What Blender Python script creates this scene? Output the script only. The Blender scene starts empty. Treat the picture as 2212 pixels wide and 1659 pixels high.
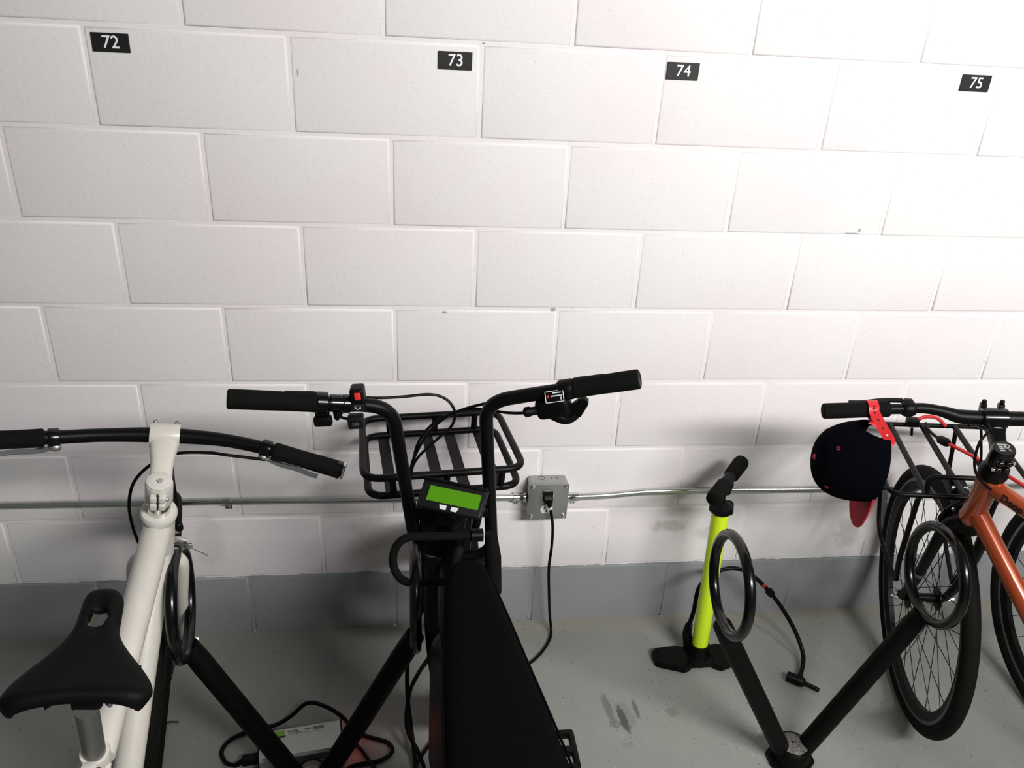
import bpy, bmesh, math, random
from mathutils import Vector, Matrix

# ------------------------------------------------------------------ camera, world, lights, exposure
SC = bpy.context.scene
COL = SC.collection
cam = bpy.data.cameras.new('camera'); cam.sensor_fit = 'HORIZONTAL'; cam.sensor_width = 36.0
cam.lens = 1777.69 * 36.0 / 2212.0; cam.clip_start = .02
camo = bpy.data.objects.new('camera', cam); COL.objects.link(camo)
_p, _y, _r = .461280641, .145701069, .0615538479          # pitch down, yaw right, roll
_f = Vector((math.sin(_y)*math.cos(_p), math.cos(_y)*math.cos(_p), -math.sin(_p)))
_rt = Vector((math.cos(_y), -math.sin(_y), 0)); _up = _rt.cross(_f)
_a = _rt*math.cos(_r) + _up*math.sin(_r); _b = _up*math.cos(_r) - _rt*math.sin(_r)
M = Matrix((_a, _b, -_f)).transposed().to_4x4(); M.translation = (-.171833, -1.899804, 1.762256)
camo.matrix_world = M
SC.camera = camo

w = bpy.data.worlds.new('world'); SC.world = w; w.use_nodes = True
w.node_tree.nodes['Background'].inputs[0].default_value = (.93, .97, 1, 1)
w.node_tree.nodes['Background'].inputs[1].default_value = .12

def area(name, loc, target, sx, sy, power, col=(1, 1, 1)):
    l = bpy.data.lights.new(name, 'AREA'); l.shape = 'RECTANGLE'; l.size = sx; l.size_y = sy
    l.energy = power; l.color = col
    o = bpy.data.objects.new(name, l); COL.objects.link(o); o.location = loc
    d = Vector(target) - Vector(loc)
    o.rotation_euler = d.to_track_quat('-Z', 'Y').to_euler()
    return o
# fluorescent strip on the garage ceiling, parallel to the wall, right of the photographer
area('fluorescent_strip', (1.52, -2.75, 2.62), (1.52, -.9, .9), 2.0, .34, 146, (1, .985, .975))

vs = SC.view_settings
vs.view_transform = 'Standard'; vs.look = 'None'; vs.gamma = 1; vs.use_curve_mapping = False
vs.exposure = 0.0

# ------------------------------------------------------------------ materials
MATS = {}
def mat(name, col, rough=.5, metal=0., var=.12, vscale=30., bump=0., bscale=200., coat=0., spec=.5, emit=None, estr=0.):
    m = bpy.data.materials.new(name); m.use_nodes = True
    nt = m.node_tree; P = nt.nodes['Principled BSDF']
    N = nt.nodes.new
    tc = N('ShaderNodeNewGeometry')
    nz = N('ShaderNodeTexNoise'); nz.inputs['Scale'].default_value = vscale; nz.inputs['Detail'].default_value = 4
    nt.links.new(tc.outputs['Position'], nz.inputs['Vector'])
    mx = N('ShaderNodeMix'); mx.data_type = 'RGBA'
    mx.inputs[6].default_value = tuple(c*(1-var) for c in col) + (1,)
    mx.inputs[7].default_value = tuple(min(1, c*(1+var)) for c in col) + (1,)
    nt.links.new(nz.outputs['Fac'], mx.inputs[0])
    nt.links.new(mx.outputs[2], P.inputs['Base Color'])
    P.inputs['Roughness'].default_value = rough; P.inputs['Metallic'].default_value = metal
    P.inputs['Coat Weight'].default_value = coat; P.inputs['Coat Roughness'].default_value = .12
    P.inputs['Specular IOR Level'].default_value = spec
    if bump:
        n2 = N('ShaderNodeTexNoise'); n2.inputs['Scale'].default_value = bscale; n2.inputs['Detail'].default_value = 3
        nt.links.new(tc.outputs['Position'], n2.inputs['Vector'])
        b = N('ShaderNodeBump'); b.inputs['Strength'].default_value = bump; b.inputs['Distance'].default_value = .002
        nt.links.new(n2.outputs['Fac'], b.inputs['Height']); nt.links.new(b.outputs['Normal'], P.inputs['Normal'])
    if emit:
        P.inputs['Emission Color'].default_value = emit + (1,); P.inputs['Emission Strength'].default_value = estr
    MATS[name] = m
    return m

black_paint = mat('black_paint', (.0022, .0022, .0022), .42, bump=.05, spec=0.14)
gloss_black = mat('gloss_black', (.0018, .0018, .0018), .22, coat=.2, spec=0.3)
rack_black = mat('rack_black_powdercoat', (.0022, .0022, .002), .5, bump=.15, bscale=300, spec=0.1)
rubber = mat('rubber', (.0048, .005, .0042), .8, bump=.2, bscale=400, spec=0.08)
tyre_rubber = mat('tyre_rubber', (.0065, .0065, .0052), .75, bump=.5, bscale=260, spec=0.08)
black_plastic = mat('black_plastic', (.0022, .0022, .0022), .45, bump=.1, bscale=300, spec=0.14)
grey_plastic = mat('grey_plastic', (.008, .0084, .0095), .5, spec=0.2)
cable_black = mat('cable_black', (.0018, .0018, .0018), .4, spec=0.14)
seat_fabric = mat('seat_fabric', (.0022, .0022, .0024), .9, bump=.9, bscale=420, spec=0.04)
saddle_vinyl = mat('saddle_vinyl', (.0022, .0025, .0024), .55, bump=.1, bscale=400, spec=0.1)
steel = mat('galvanised_steel', (.62, .63, .61), .27, 1., var=.18, vscale=45, bump=.1)
box_steel = mat('box_steel', (.40, .41, .385), .42, .85, var=.14, vscale=30, bump=.1)
chrome = mat('chrome', (.7, .7, .69), .15, 1.)
dull_silver = mat('dull_silver', (.45, .45, .43), .38, .9)
alu = mat('brushed_aluminium', (.42, .43, .41), .4, .7, var=.1)
rim_black = mat('rim_black', (.0035, .0035, .0035), .45, spec=0.14)
rim_grey = mat('rim_grey', (.13, .135, .14), .45, .6)
orange_paint = mat('orange_metallic_paint', (.36, .062, .017), .26, .25, var=.25, vscale=900, coat=.6)
white_paint = mat('white_worn_paint', (.60, .57, .51), .38, var=.13, vscale=14, coat=.2)
white_plastic = mat('white_plastic', (.72, .73, .72), .35)
lime = mat('lime_paint', (.62, .83, .012), .3, coat=.3, var=.03)
red_strap = mat('red_plastic_strap', (.62, .018, .022), .45)
red_felt = mat('red_fabric', (.36, .008, .02), .85, bump=.5, bscale=600)
navy_felt = mat('navy_fabric', (.0014, .0016, .0034), .95, bump=.6, bscale=600, spec=0.03)
red_cord = mat('red_cord', (.55, .014, .015), .6, bump=.4, bscale=500)
red_switch = mat('red_switch', (.75, .03, .02), .4)
lcd = mat('green_lcd', (.05, .16, .003), .3, var=.1, vscale=60, emit=(.10, .36, .003), estr=.30)
led_red = mat('red_led', (.8, .02, .02), .4, emit=(1, .03, .02), estr=90)
sign_black = mat('sign_black', (.006, .006, .005), .45)
sign_white = mat('sign_white', (.85, .86, .86), .5)
label_white = mat('label_white', (.55, .56, .53), .5)
label_green = mat('label_green', (.16, .36, .03), .5)
label_grey = mat('label_print', (.17, .17, .16), .6, var=.6, vscale=900)
dark_slot = mat('dark_slot', (.01, .01, .01), .8)
weld = mat('bare_weld_metal', (.15, .14, .13), .45, .7, var=.98, vscale=150, bump=1., bscale=140)
rust = mat('rusty_bolt', (.12, .075, .05), .7, .3)
twig_m = mat('brown_twig', (.06, .03, .022), .8)
shaded_post_steel = mat('dull_shaded_post', (.20, .195, .18), .45, .7)  # dull steel, darkened to carry the saddle's shade on the post
cork = mat('grip_band_silver', (.5, .5, .48), .4, .6)

def nodes(m):
    nt = m.node_tree
    def N(t, **k):
        n = nt.nodes.new(t)
        for a, b in k.items(): setattr(n, a, b)
        return n
    def L(a, b): nt.links.new(a, b)
    def math_(op, a, b=None, c=None, clamp=False):
        n = N('ShaderNodeMath', operation=op, use_clamp=clamp)
        for i, v in enumerate((a, b, c)):
            if v is None: continue
            if isinstance(v, (int, float)): n.inputs[i].default_value = v
            else: L(v, n.inputs[i])
        return n.outputs[0]
    def noise(vec, scale, detail=4, rough=.5):
        n = N('ShaderNodeTexNoise'); n.inputs['Scale'].default_value = scale; n.inputs['Detail'].default_value = detail
        n.inputs['Roughness'].default_value = rough; L(vec, n.inputs['Vector']); return n.outputs['Fac']
    def ramp(v, lo, hi, a=0., b=1.):
        n = N('ShaderNodeMapRange', interpolation_type='SMOOTHSTEP'); L(v, n.inputs[0])
        for i, x in enumerate((lo, hi, a, b)): n.inputs[1+i].default_value = x
        return n.outputs[0]
    def mix(f, a, b):
        n = N('ShaderNodeMix', data_type='RGBA')
        for i, v in ((0, f), (6, a), (7, b)):
            if isinstance(v, tuple): n.inputs[i].default_value = v + (1,)
            elif isinstance(v, (int, float)): n.inputs[i].default_value = v
            else: L(v, n.inputs[i])
        return n.outputs[2]
    def blob(pos, x, y, hx, hy, ang=0., plane='xy'):
        """soft ellipse mask on a surface, for stains with a shape of their own"""
        mp = N('ShaderNodeMapping', vector_type='TEXTURE')
        if plane == 'xy':
            mp.inputs['Location'].default_value = (x, y, 0); mp.inputs['Scale'].default_value = (hx, hy, 1e3)
            mp.inputs['Rotation'].default_value = (0, 0, ang)
        else:
            mp.inputs['Location'].default_value = (x, 0, y); mp.inputs['Scale'].default_value = (hx, 1e3, hy)
            mp.inputs['Rotation'].default_value = (0, ang, 0)
        L(pos, mp.inputs['Vector'])
        ln = N('ShaderNodeVectorMath', operation='LENGTH'); L(mp.outputs[0], ln.inputs[0])
        return ln.outputs['Value']
    return nt, N, L, math_, noise, ramp, mix, blob

def wall_material():
    m = bpy.data.materials.new('painted_block'); m.use_nodes = True
    nt, N, L, math_, noise, ramp, mix, blob = nodes(m)
    P = nt.nodes['Principled BSDF']
    g = N('ShaderNodeNewGeometry'); pos = g.outputs['Position']
    sx = N('ShaderNodeSeparateXYZ'); L(pos, sx.inputs[0])
    big = noise(pos, 2.2, 3); fine = noise(pos, 45, 6, .65)
    white = mix(ramp(big, .35, .65), (.805, .748, .752), (.812, .788, .772))
    white = mix(math_('MULTIPLY', ramp(fine, .52, .8), .25), white, (.62, .60, .58))
    # scuffs and grime low on the wall, plus a darker patch left of the e-bike
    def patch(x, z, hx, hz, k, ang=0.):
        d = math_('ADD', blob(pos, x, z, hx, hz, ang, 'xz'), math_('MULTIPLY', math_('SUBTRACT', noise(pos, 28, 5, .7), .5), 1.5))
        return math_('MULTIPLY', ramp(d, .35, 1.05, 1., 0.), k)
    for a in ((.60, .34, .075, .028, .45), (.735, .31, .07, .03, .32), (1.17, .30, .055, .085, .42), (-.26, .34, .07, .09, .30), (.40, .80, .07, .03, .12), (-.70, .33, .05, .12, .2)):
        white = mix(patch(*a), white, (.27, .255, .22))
    for (x, z, hx, hz) in ((-.0735, 1.0065, .008, .0045), (.9625, 1.2355, .005, .006), (.945, 1.227, .03, .0025), (.1995, 1.015, .010, .006), (.0005, 1.626, .005, .003), (-.394, 1.55, .003, .012)):
        white = mix(patch(x, z, hx, hz, .75), white, (.20, .185, .16))
    specks = ramp(noise(pos, 110, 2, .5), .705, .735)
    white = mix(math_('MULTIPLY', specks, .26), white, (.30, .28, .26))
    grey = mix(ramp(noise(pos, 5, 4), .3, .7), (.255, .266, .275), (.275, .285, .292))
    grey = mix(math_('MULTIPLY', ramp(fine, .5, .75), .3), grey, (.21, .215, .215))
    # ragged edge of the grey skirting paint
    e = math_('ADD', math_('MULTIPLY', math_('SUBTRACT', noise(pos, 16, 5, .7), .5), .018), sx.outputs['Z'])
    f = ramp(e, .2015, .2045, 1., 0.)
    L(mix(f, white, grey), P.inputs['Base Color'])
    P.inputs['Roughness'].default_value = .62
    b = N('ShaderNodeBump'); b.inputs['Strength'].default_value = .35; b.inputs['Distance'].default_value = .002
    L(math_('ADD', noise(pos, 90, 5, .6), math_('MULTIPLY', noise(pos, 9, 3), 1.4)), b.inputs['Height']); L(b.outputs[0], P.inputs['Normal'])
    return m

def floor_material():
    m = bpy.data.materials.new('painted_concrete_floor'); m.use_nodes = True
    nt, N, L, math_, noise, ramp, mix, blob = nodes(m)
    P = nt.nodes['Principled BSDF']
    g = N('ShaderNodeNewGeometry'); pos = g.outputs['Position']
    sx = N('ShaderNodeSeparateXYZ'); L(pos, sx.inputs[0])
    c = mix(ramp(noise(pos, 3, 5), .3, .7), (.236, .243, .224), (.265, .271, .250))
    c = mix(math_('MULTIPLY', ramp(noise(pos, 60, 5, .7), .5, .8), .35), c, (.21, .21, .195))
    # dusty, slightly yellow strip along the foot of the wall
    d = math_('ADD', sx.outputs['Y'], math_('MULTIPLY', math_('SUBTRACT', noise(pos, 12, 4), .5), .06))
    c = mix(math_('MULTIPLY', ramp(d, -.10, -.01), .45), c, (.30, .27, .20))
    # tyre scuffs
    wob = math_('MULTIPLY', math_('SUBTRACT', noise(pos, 90, 5, .75), .5), 1.7)
    for (x, y, hx, hy, a, k) in ((.372, -.345, .014, .055, .10, .55), (.379, -.402, .018, .02, 0, .5), (.405, -.388, .0135, .060, .11, .95), (.42, -.375, .02, .055, .11, .25), (.448, -.358, .008, .040, .05, .7), (.545, -.375, .02, .02, .4, .3), (.40, -.47, .02, .012, .2, .2)):
        e = math_('ADD', blob(pos, x, y, hx, hy, a), wob)
        c = mix(math_('MULTIPLY', ramp(e, .55, 1.05, 1., 0.), k), c, (.075, .072, .062))
    sp = ramp(noise(pos, 120, 2, .5), .685, .715)
    c = mix(math_('MULTIPLY', sp, .8), c, (.07, .06, .05))
    sp2 = ramp(noise(pos, 85, 2, .5), .715, .74)
    c = mix(math_('MULTIPLY', sp2, .6), c, (.5, .5, .48))
    L(c, P.inputs['Base Color']); P.inputs['Roughness'].default_value = .5
    P.inputs['Specular IOR Level'].default_value = .35
    b = N('ShaderNodeBump'); b.inputs['Strength'].default_value = .3; b.inputs['Distance'].default_value = .002
    L(math_('ADD', noise(pos, 110, 5, .6), math_('MULTIPLY', noise(pos, 14, 3), 1.5)), b.inputs['Height']); L(b.outputs[0], P.inputs['Normal'])
    return m

# ------------------------------------------------------------------ geometry helpers
V = Vector
class Frame:
    """local axes of a bicycle front end: x right, y forward, z up; yaw about z, lean to the right"""
    def __init__(s, o, yaw=0., lean=0., pitch=0.):
        s.o = V(o)
        r0 = V((math.cos(yaw), -math.sin(yaw), 0)); s.y = V((math.sin(yaw), math.cos(yaw), 0))
        s.z = r0*math.sin(lean) + V((0, 0, 1))*math.cos(lean)
        if pitch:
            y, z = s.y.copy(), s.z.copy()
            s.y = y*math.cos(pitch) + z*math.sin(pitch); s.z = z*math.cos(pitch) - y*math.sin(pitch)
        s.x = s.y.cross(s.z)
    def w(s, p): p = V(p); return s.o + s.x*p.x + s.y*p.y + s.z*p.z
WORLD = Frame((0, 0, 0))

def crom(pts, n=8, closed=False):
    pts = [V(p) for p in pts]; out = []; k = len(pts)
    rng = range(k if closed else k-1)
    for i in rng:
        if closed: p0, p1, p2, p3 = pts[i-1], pts[i], pts[(i+1) % k], pts[(i+2) % k]
        else: p0, p1, p2, p3 = pts[max(i-1, 0)], pts[i], pts[i+1], pts[min(i+2, k-1)]
        for j in range(n):
            t = j/n
            out.append(.5*((2*p1) + (p2-p0)*t + (2*p0-5*p1+4*p2-p3)*t*t + (3*p1-p0-3*p2+p3)*t**3))
    if not closed: out.append(pts[-1])
    return out

def fillet(pts, r, n=6, closed=False):
    pts = [V(p) for p in pts]; k = len(pts); out = []
    for i in range(k):
        if not closed and i in (0, k-1): out.append(pts[i]); continue
        p, a, b = pts[i], pts[i-1], pts[(i+1) % k]
        u, v = (a-p), (b-p); rr = min(r, u.length*.49, v.length*.49)
        A, B = p + u.normalized()*rr, p + v.normalized()*rr
        for j in range(n+1):
            t = j/n; out.append(A*(1-t)**2 + p*2*t*(1-t) + B*t*t)
    return out

class MB:
    def __init__(s, F=WORLD): s.v = []; s.f = []; s.F = F
    def add(s, vs, fs):
        o = len(s.v); s.v += [s.F.w(p) for p in vs]; s.f += [tuple(i+o for i in f) for f in fs]; return s
    def rings(s, R, closed=False, caps=True):
        n = len(R[0]); vs = [p for r in R for p in r]; fs = []; k = len(R)
        for i in range(k if closed else k-1):
            a, b = i*n, ((i+1) % k)*n
            for j in range(n): fs.append((a+j, a+(j+1) % n, b+(j+1) % n, b+j))
        if caps and not closed: fs += [tuple(range(n))[::-1], tuple(range((k-1)*n, k*n))]
        return s.add(vs, fs)
    def tube(s, pts, r, n=12, closed=False, caps=True, flat=None):
        """round tube along a path; r may be a list; flat=(a,b,up) gives an elliptical band instead"""
        pts = [V(p) for p in pts]; k = len(pts); R = []
        rs = r if isinstance(r, (list, tuple)) else [r]*k
        if len(rs) != k: rs = [rs[0] + (rs[-1]-rs[0])*i/(k-1) for i in range(k)]
        T = []
        for i in range(k):
            a = pts[i-1] if (closed or i) else pts[0]; b = pts[(i+1) % k] if (closed or i < k-1) else pts[-1]
            T.append((b-a).normalized() if (b-a).length > 1e-9 else V((0, 0, 1)))
        N = T[0].orthogonal().normalized()
        for i in range(k):
            N = (N - T[i]*N.dot(T[i])).normalized(); B = T[i].cross(N)
            R.append([pts[i] + (N*math.cos(t) + B*math.sin(t))*rs[i] for t in (2*math.pi*j/n for j in range(n))])
        if closed:      # undo the twist of the transported frame
            N2 = (N - T[0]*N.dot(T[0])).normalized()
            N0 = (R[0][0]-pts[0]).normalized(); ang = math.atan2(T[0].dot(N2.cross(N0)), N2.dot(N0))
            for i in range(k):
                q = Matrix.Rotation(ang*i/k, 3, T[i]); R[i] = [pts[i] + q @ (p-pts[i]) for p in R[i]]
        return s.rings(R, closed, caps)
    def band(s, pts, wdir, w, t):
        """flat strip of width w along wdir and thickness t along a path"""
        pts = [V(p) for p in pts]; R = []
        for i, p in enumerate(pts):
            T = (pts[min(i+1, len(pts)-1)] - pts[max(i-1, 0)]).normalized()
            W = V(wdir[i] if isinstance(wdir, list) else wdir).normalized(); W = (W - T*W.dot(T)).normalized(); Nn = T.cross(W)
            ww = w[i] if isinstance(w, list) else w
            R.append([p + W*ww/2 + Nn*t/2, p - W*ww/2 + Nn*t/2, p - W*ww/2 - Nn*t/2, p + W*ww/2 - Nn*t/2])
        return s.rings(R)
    def cyl(s, a, b, r, r2=None, n=20):
        return s.tube([a, b], [r, r if r2 is None else r2], n)
    def lathe(s, prof, o, axis, n=24, caps=True):
        """prof: (radius, distance along axis)"""
        o = V(o); ax = V(axis).normalized(); u = ax.orthogonal().normalized(); v = ax.cross(u)
        return s.rings([[o + ax*h + (u*math.cos(t) + v*math.sin(t))*max(r, 1e-5) for t in (2*math.pi*j/n for j in range(n))] for r, h in prof], caps=caps)
    def wheelring(s, prof, c, n=72):
        """closed profile (x, radius) turned about the local x axis through c"""
        c = V(c); R = []
        for i in range(n):
            t = 2*math.pi*i/n
            R.append([c + V((x, r*math.cos(t), r*math.sin(t))) for x, r in prof])
        return s.rings(R, closed=True)
    def box(s, c, size, ax=None, bev=0., seg=2):
        bm = bmesh.new(); bmesh.ops.create_cube(bm, size=1)
        for v in bm.verts: v.co = V((v.co.x*size[0], v.co.y*size[1], v.co.z*size[2]))
        if bev: bmesh.ops.bevel(bm, geom=bm.edges[:], offset=bev, segments=seg, affect='EDGES', profile=.5)
        A = ax or (V((1, 0, 0)), V((0, 1, 0)), V((0, 0, 1)))
        vs = [V(c) + A[0]*v.co.x + A[1]*v.co.y + A[2]*v.co.z for v in bm.verts]
        bm.verts.index_update(); fs = [tuple(v.index for v in f.verts) for f in bm.faces]; bm.free()
        return s.add(vs, fs)
    def prism(s, poly, o, u, v, h, bev=None):
        """polygon in the u,v plane extruded by h along u x v; bev=(inset, height) chamfers the top"""
        o, u, v = V(o), V(u).normalized(), V(v).normalized(); nrm = u.cross(v)
        R = [[o + u*x + v*y for x, y in poly]]
        if bev:
            cx = sum(p[0] for p in poly)/len(poly); cy = sum(p[1] for p in poly)/len(poly)
            R.append([o + u*x + v*y + nrm*(h-bev[1]) for x, y in poly])
            R.append([o + u*(cx+(x-cx)*bev[0]) + v*(cy+(y-cy)*bev[0]) + nrm*h for x, y in poly])
        else: R.append([o + u*x + v*y + nrm*h for x, y in poly])
        return s.rings(R)
    def ball(s, c, r, sc=(1, 1, 1), n=14):
        prof = [(math.sin(math.pi*i/10), -math.cos(math.pi*i/10)) for i in range(11)]
        c = V(c); R = []
        for rr, h in prof:
            R.append([c + V((rr*math.cos(t)*r*sc[0], rr*math.sin(t)*r*sc[1], h*r*sc[2])) for t in (2*math.pi*j/n for j in range(n))])
        return s.rings(R)
    def build(s, name, m, parent=None, loc=None, sharp=38, mods=None):
        top = parent
        while top and top.parent: top = top.parent
        off = top.location.copy() if top else V(loc or (0, 0, 0))
        me = bpy.data.meshes.new(name)
        me.from_pydata([tuple(p-off) for p in s.v], [], s.f); me.validate()
        bm = bmesh.new(); bm.from_mesh(me); bmesh.ops.recalc_face_normals(bm, faces=bm.faces); bm.to_mesh(me); bm.free()
        me.polygons.foreach_set('use_smooth', [True]*len(me.polygons))
        me.set_sharp_from_angle(angle=math.radians(sharp))
        me.materials.append(m)
        o = bpy.data.objects.new(name, me); COL.objects.link(o)
        if parent: o.parent = parent
        else: o.location = off
        return o

def tag(o, label, cat, group=None):
    o['label'] = label; o['category'] = cat
    if group: o['group'] = group
    return o
def thing(name, label, cat, loc, group=None):
    o = bpy.data.objects.new(name, None); COL.objects.link(o); o.location = loc; o.empty_display_size = .1
    return tag(o, label, cat, group)
def text_obj(name, body, size, o, u, v, m, parent, depth=.0006, align='CENTER', bold=0.):
    """raised lettering: u is the reading direction, v is up"""
    c = bpy.data.curves.new('txt', 'FONT'); c.body = body; c.size = size; c.align_x = align; c.align_y = 'CENTER'
    c.extrude = depth; c.offset = bold; c.resolution_u = 6
    t = bpy.data.objects.new('txt', c); COL.objects.link(t)
    bpy.context.view_layer.update()
    me = bpy.data.meshes.new_from_object(t.evaluated_get(bpy.context.evaluated_depsgraph_get()))
    bpy.data.objects.remove(t)
    u, v = V(u).normalized(), V(v).normalized(); n = u.cross(v)
    top = parent
    while top.parent: top = top.parent
    for p in me.vertices: p.co = V(o) - top.location + u*p.co.x + v*p.co.y + n*p.co.z
    me.materials.clear(); me.materials.append(m); me.name = name
    ob = bpy.data.objects.new(name, me); COL.objects.link(ob); ob.parent = parent
    return ob

# ------------------------------------------------------------------ the setting
random.seed(4)
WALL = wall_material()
floor = MB().box((.4, -2.2, -.05), (6.4, 4.4, .1)).build('floor', floor_material()); floor['kind'] = 'structure'
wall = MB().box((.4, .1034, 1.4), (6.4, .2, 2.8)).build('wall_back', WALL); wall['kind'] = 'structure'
BW, BH, JT = .4064, .2032, .0085
def block_mesh(wd):
    mb = MB(); hw, hh = wd/2 - JT/2, BH/2 - JT/2
    R = []
    for ins, y in ((0, .010), (0, .0040), (.0012, .0017), (.0030, .0005), (.0055, 0)):
        R.append([V((-hw+ins, y, -hh+ins)), V((hw-ins, y, -hh+ins)), V((hw-ins, y, hh-ins)), V((-hw+ins, y, hh-ins))])
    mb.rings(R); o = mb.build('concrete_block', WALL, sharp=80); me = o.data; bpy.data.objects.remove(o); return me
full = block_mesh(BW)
SHIFT = {8: -.010, 7: -.003, 6: .004, 5: 0., 4: .009, 3: -.007, 2: -.003, 1: .008, 0: .002}   # course offsets seen in the joints
for cidx in range(13):
    off = (BW/2 if cidx % 2 == 0 else 0.) + SHIFT.get(cidx, random.uniform(-.006, .006))
    for k in range(-7, 9):
        x = k*BW + off + BW/2
        if not -2.7 < x < 3.5: continue
        b = bpy.data.objects.new('concrete_block', full); COL.objects.link(b); b.parent = wall
        b.location = (x + random.uniform(-.001, .001), random.uniform(-.0006, .0006), cidx*BH + BH/2 + random.uniform(-.0007, .0007))
        if cidx == 0: b.location.z -= .006; b.scale.z = 1.07
        b.rotation_euler = (random.uniform(-.003, .003), random.uniform(-.0015, .0015), random.uniform(-.0015, .0015))

# ------------------------------------------------------------------ number plates
for n, x, z, dx, wh in (('72', -.7635, 1.5925, .0005, 'above the white bicycle'), ('73', -.060, 1.589, .001, 'above the electric bicycle'), ('74', .4485, 1.5895, .001, 'above and left of the green pump'), ('75', 1.159, 1.5935, .001, 'above the orange bicycle')):
    pl = MB().box((x, -.0022, z), (.0735, .0024, .0365), bev=.0006, seg=1).build('number_plate', sign_black, loc=(x, 0, z))
    tag(pl, 'black number plate %s on the wall %s' % (n, wh), 'sign', 'parking space number plates')
    d = text_obj('number', n, .0345, (x + dx, -.0036, z), (1, 0, 0), (0, 0, 1), sign_white, pl, .0003, bold=.0002)
    d['label'] = 'white number %s' % n

# ------------------------------------------------------------------ conduit, box, cord
def conduit(name, label, path, ends):
    mid = V(path[0])
    t = thing(name, label, 'conduit', tuple(mid))
    MB().tube(path, .0095, 14).build('pipe', steel, t)
    for p, s in ends:
        p = V(p)
        m = MB(); m.lathe([(.0105, 0), (.013, .001), (.013, .024), (.0115, .026), (.0115, .030), (.016, .031), (.016, .036), (.012, .037)], p - V((s*.037, 0, 0)), (s, 0, 0), 18)
        m.cyl(p + V((-s*.025, 0, -.010)), p + V((-s*.025, 0, -.0205)), .0035, n=10)
        m.build('connector', chrome, t)
    return t
conduit('conduit', 'long straight metal conduit left of the outlet box', [(-2.8, -.0125, .474), (-.64, -.0125, .470), (.164, -.0125, .462)], [((.164, -.0125, .462), 1)])
conduit('conduit', 'metal conduit with an offset bend right of the outlet box', crom([(.276, -.0125, .459), (.34, -.0125, .4595), (.40, -.0125, .462), (.47, -.0125, .468), (.54, -.0125, .4715), (.75, -.0125, .471), (1.3, -.0125, .466), (3.3, -.0125, .46)], 8), [((.276, -.0125, .459), -1)])
for x, z in ((-.638, .470), (1.75, .463)):
    t = thing('conduit_strap', 'metal strap with a screw, holding the conduit between white and electric bicycles' if x < 0 else 'metal strap holding the conduit right of the orange bicycle', 'strap', (x, -.0125, z), 'conduit straps')
    m = MB(); arc = [(x, -.0125 - .0112*math.sin(a), z + .0112*math.cos(a)) for a in (math.pi*i/12 for i in range(13))]
    m.band(arc + [(x, -.0025, z - .0125), (x, -.0025, z - .031)], (1, 0, 0), .017, .0022); m.build('band', chrome, t)
    m = MB(); m.lathe([(.0001, 0), (.005, .0008), (.0062, .003), (.0062, .0042)], (x, -.0092, z - .0225), (0, 1, 0), 14); m.build('screw', chrome, t)

bx, bz = .220, .4725
t = thing('outlet_box', 'square metal outlet box on the wall with a two-socket cover', 'outlet', (bx, 0, bz))
MB().box((bx, -.026, bz), (.107, .050, .112), bev=.009, seg=3).build('box_body', box_steel, t)
cv = MB().box((bx, -.0525, bz), (.109, .003, .114), bev=.0012, seg=2).build('cover_plate', box_steel, t)
for sx in (-1, 1):
    for sz in (-1, 1):
        MB().lathe([(.0065, 0), (.006, .0022), (.003, .0032), (.0001, .0033)], (bx + sx*.046, -.0538, bz + sz*.0485), (0, -1, 0), 14).build('screw', chrome, cv)
for i, dz in enumerate((.0215, -.0225)):
    m = MB(); poly = []
    for j in range(28):
        a = 2*math.pi*j/28; poly.append((.0172*math.cos(a), max(-.0138, min(.0138, .0172*math.sin(a)))))
    m.prism(poly, (bx - .004, -.0535, bz + dz), (1, 0, 0), (0, 0, 1), .003); r = m.build('receptacle', white_plastic, t)
    for dx, dzz, ww, hh in ((-.0062, .004, .0022, .008), (.0062, .004, .0022, .0065)):
        MB().box((bx - .004 + dx, -.0566, bz + dz + dzz), (ww, .0006, hh)).build('slot', dark_slot, r)
    MB().lathe([(.0026, 0), (.0026, .0007)], (bx - .004, -.0564, bz + dz - .007), (0, -1, 0), 10).build('slot', dark_slot, r)
m = MB(); m.tube([(bx - .018 + .0085*math.cos(a), -.020 + .0085*math.sin(a), bz + .0562) for a in (2*math.pi*i/24 for i in range(24))], .0004, 5, closed=True); m.build('knockout', dark_slot, t)
for dx in (.010, .024): MB().cyl((bx + dx, -.022, bz + .0559), (bx + dx, -.022, bz + .0564), .0019, n=10).build('hole', dark_slot, t)

t = thing('power_cord', 'black power cord plugged into the wall outlet and hanging to the floor', 'cord', (.26, -.04, 0))
m = MB()
oz = bz + .021
m.rings([[V((bx - .004 + sx*hw, y, oz + z0 + sz*hh)) for sx, sz in ((-1, -1), (1, -1), (1, 1), (-1, 1))] for y, hw, hh, z0 in ((-.0566, .0135, .0125, .003), (-.064, .0135, .0125, .003), (-.072, .0125, .011, .0), (-.078, .009, .007, -.006))])
m.build('plug', black_plastic, t, sharp=30)
m = MB(); m.tube([(bx - .003, -.072, oz - .004), (bx - .0005, -.075, oz - .018), (bx + .001, -.074, oz - .026)], [.0085, .007, .0045], 12); m.build('strain_relief', black_plastic, t)
m = MB(); m.tube([(bx + .001, -.0742, oz - .023), (bx + .002, -.074, oz - .031)], .0052, 12); m.build('white_tag', white_plastic, t)
path = crom([(bx + .002, -.074, oz - .026), (.234, -.073, .405), (.238, -.067, .33), (.237, -.062, .25), (.246, -.056, .15), (.256, -.050, .06), (.262, -.055, .018), (.256, -.085, .006), (.222, -.140, .0055), (.176, -.184, .0055), (.118, -.215, .0055), (.02, -.25, .0055), (-.10, -.42, .0055), (-.16, -.52, .0055), (-.20, -.60, .0055)], 8)
MB().tube(path, .0042, 10).build('cable', cable_black, t)

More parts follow.
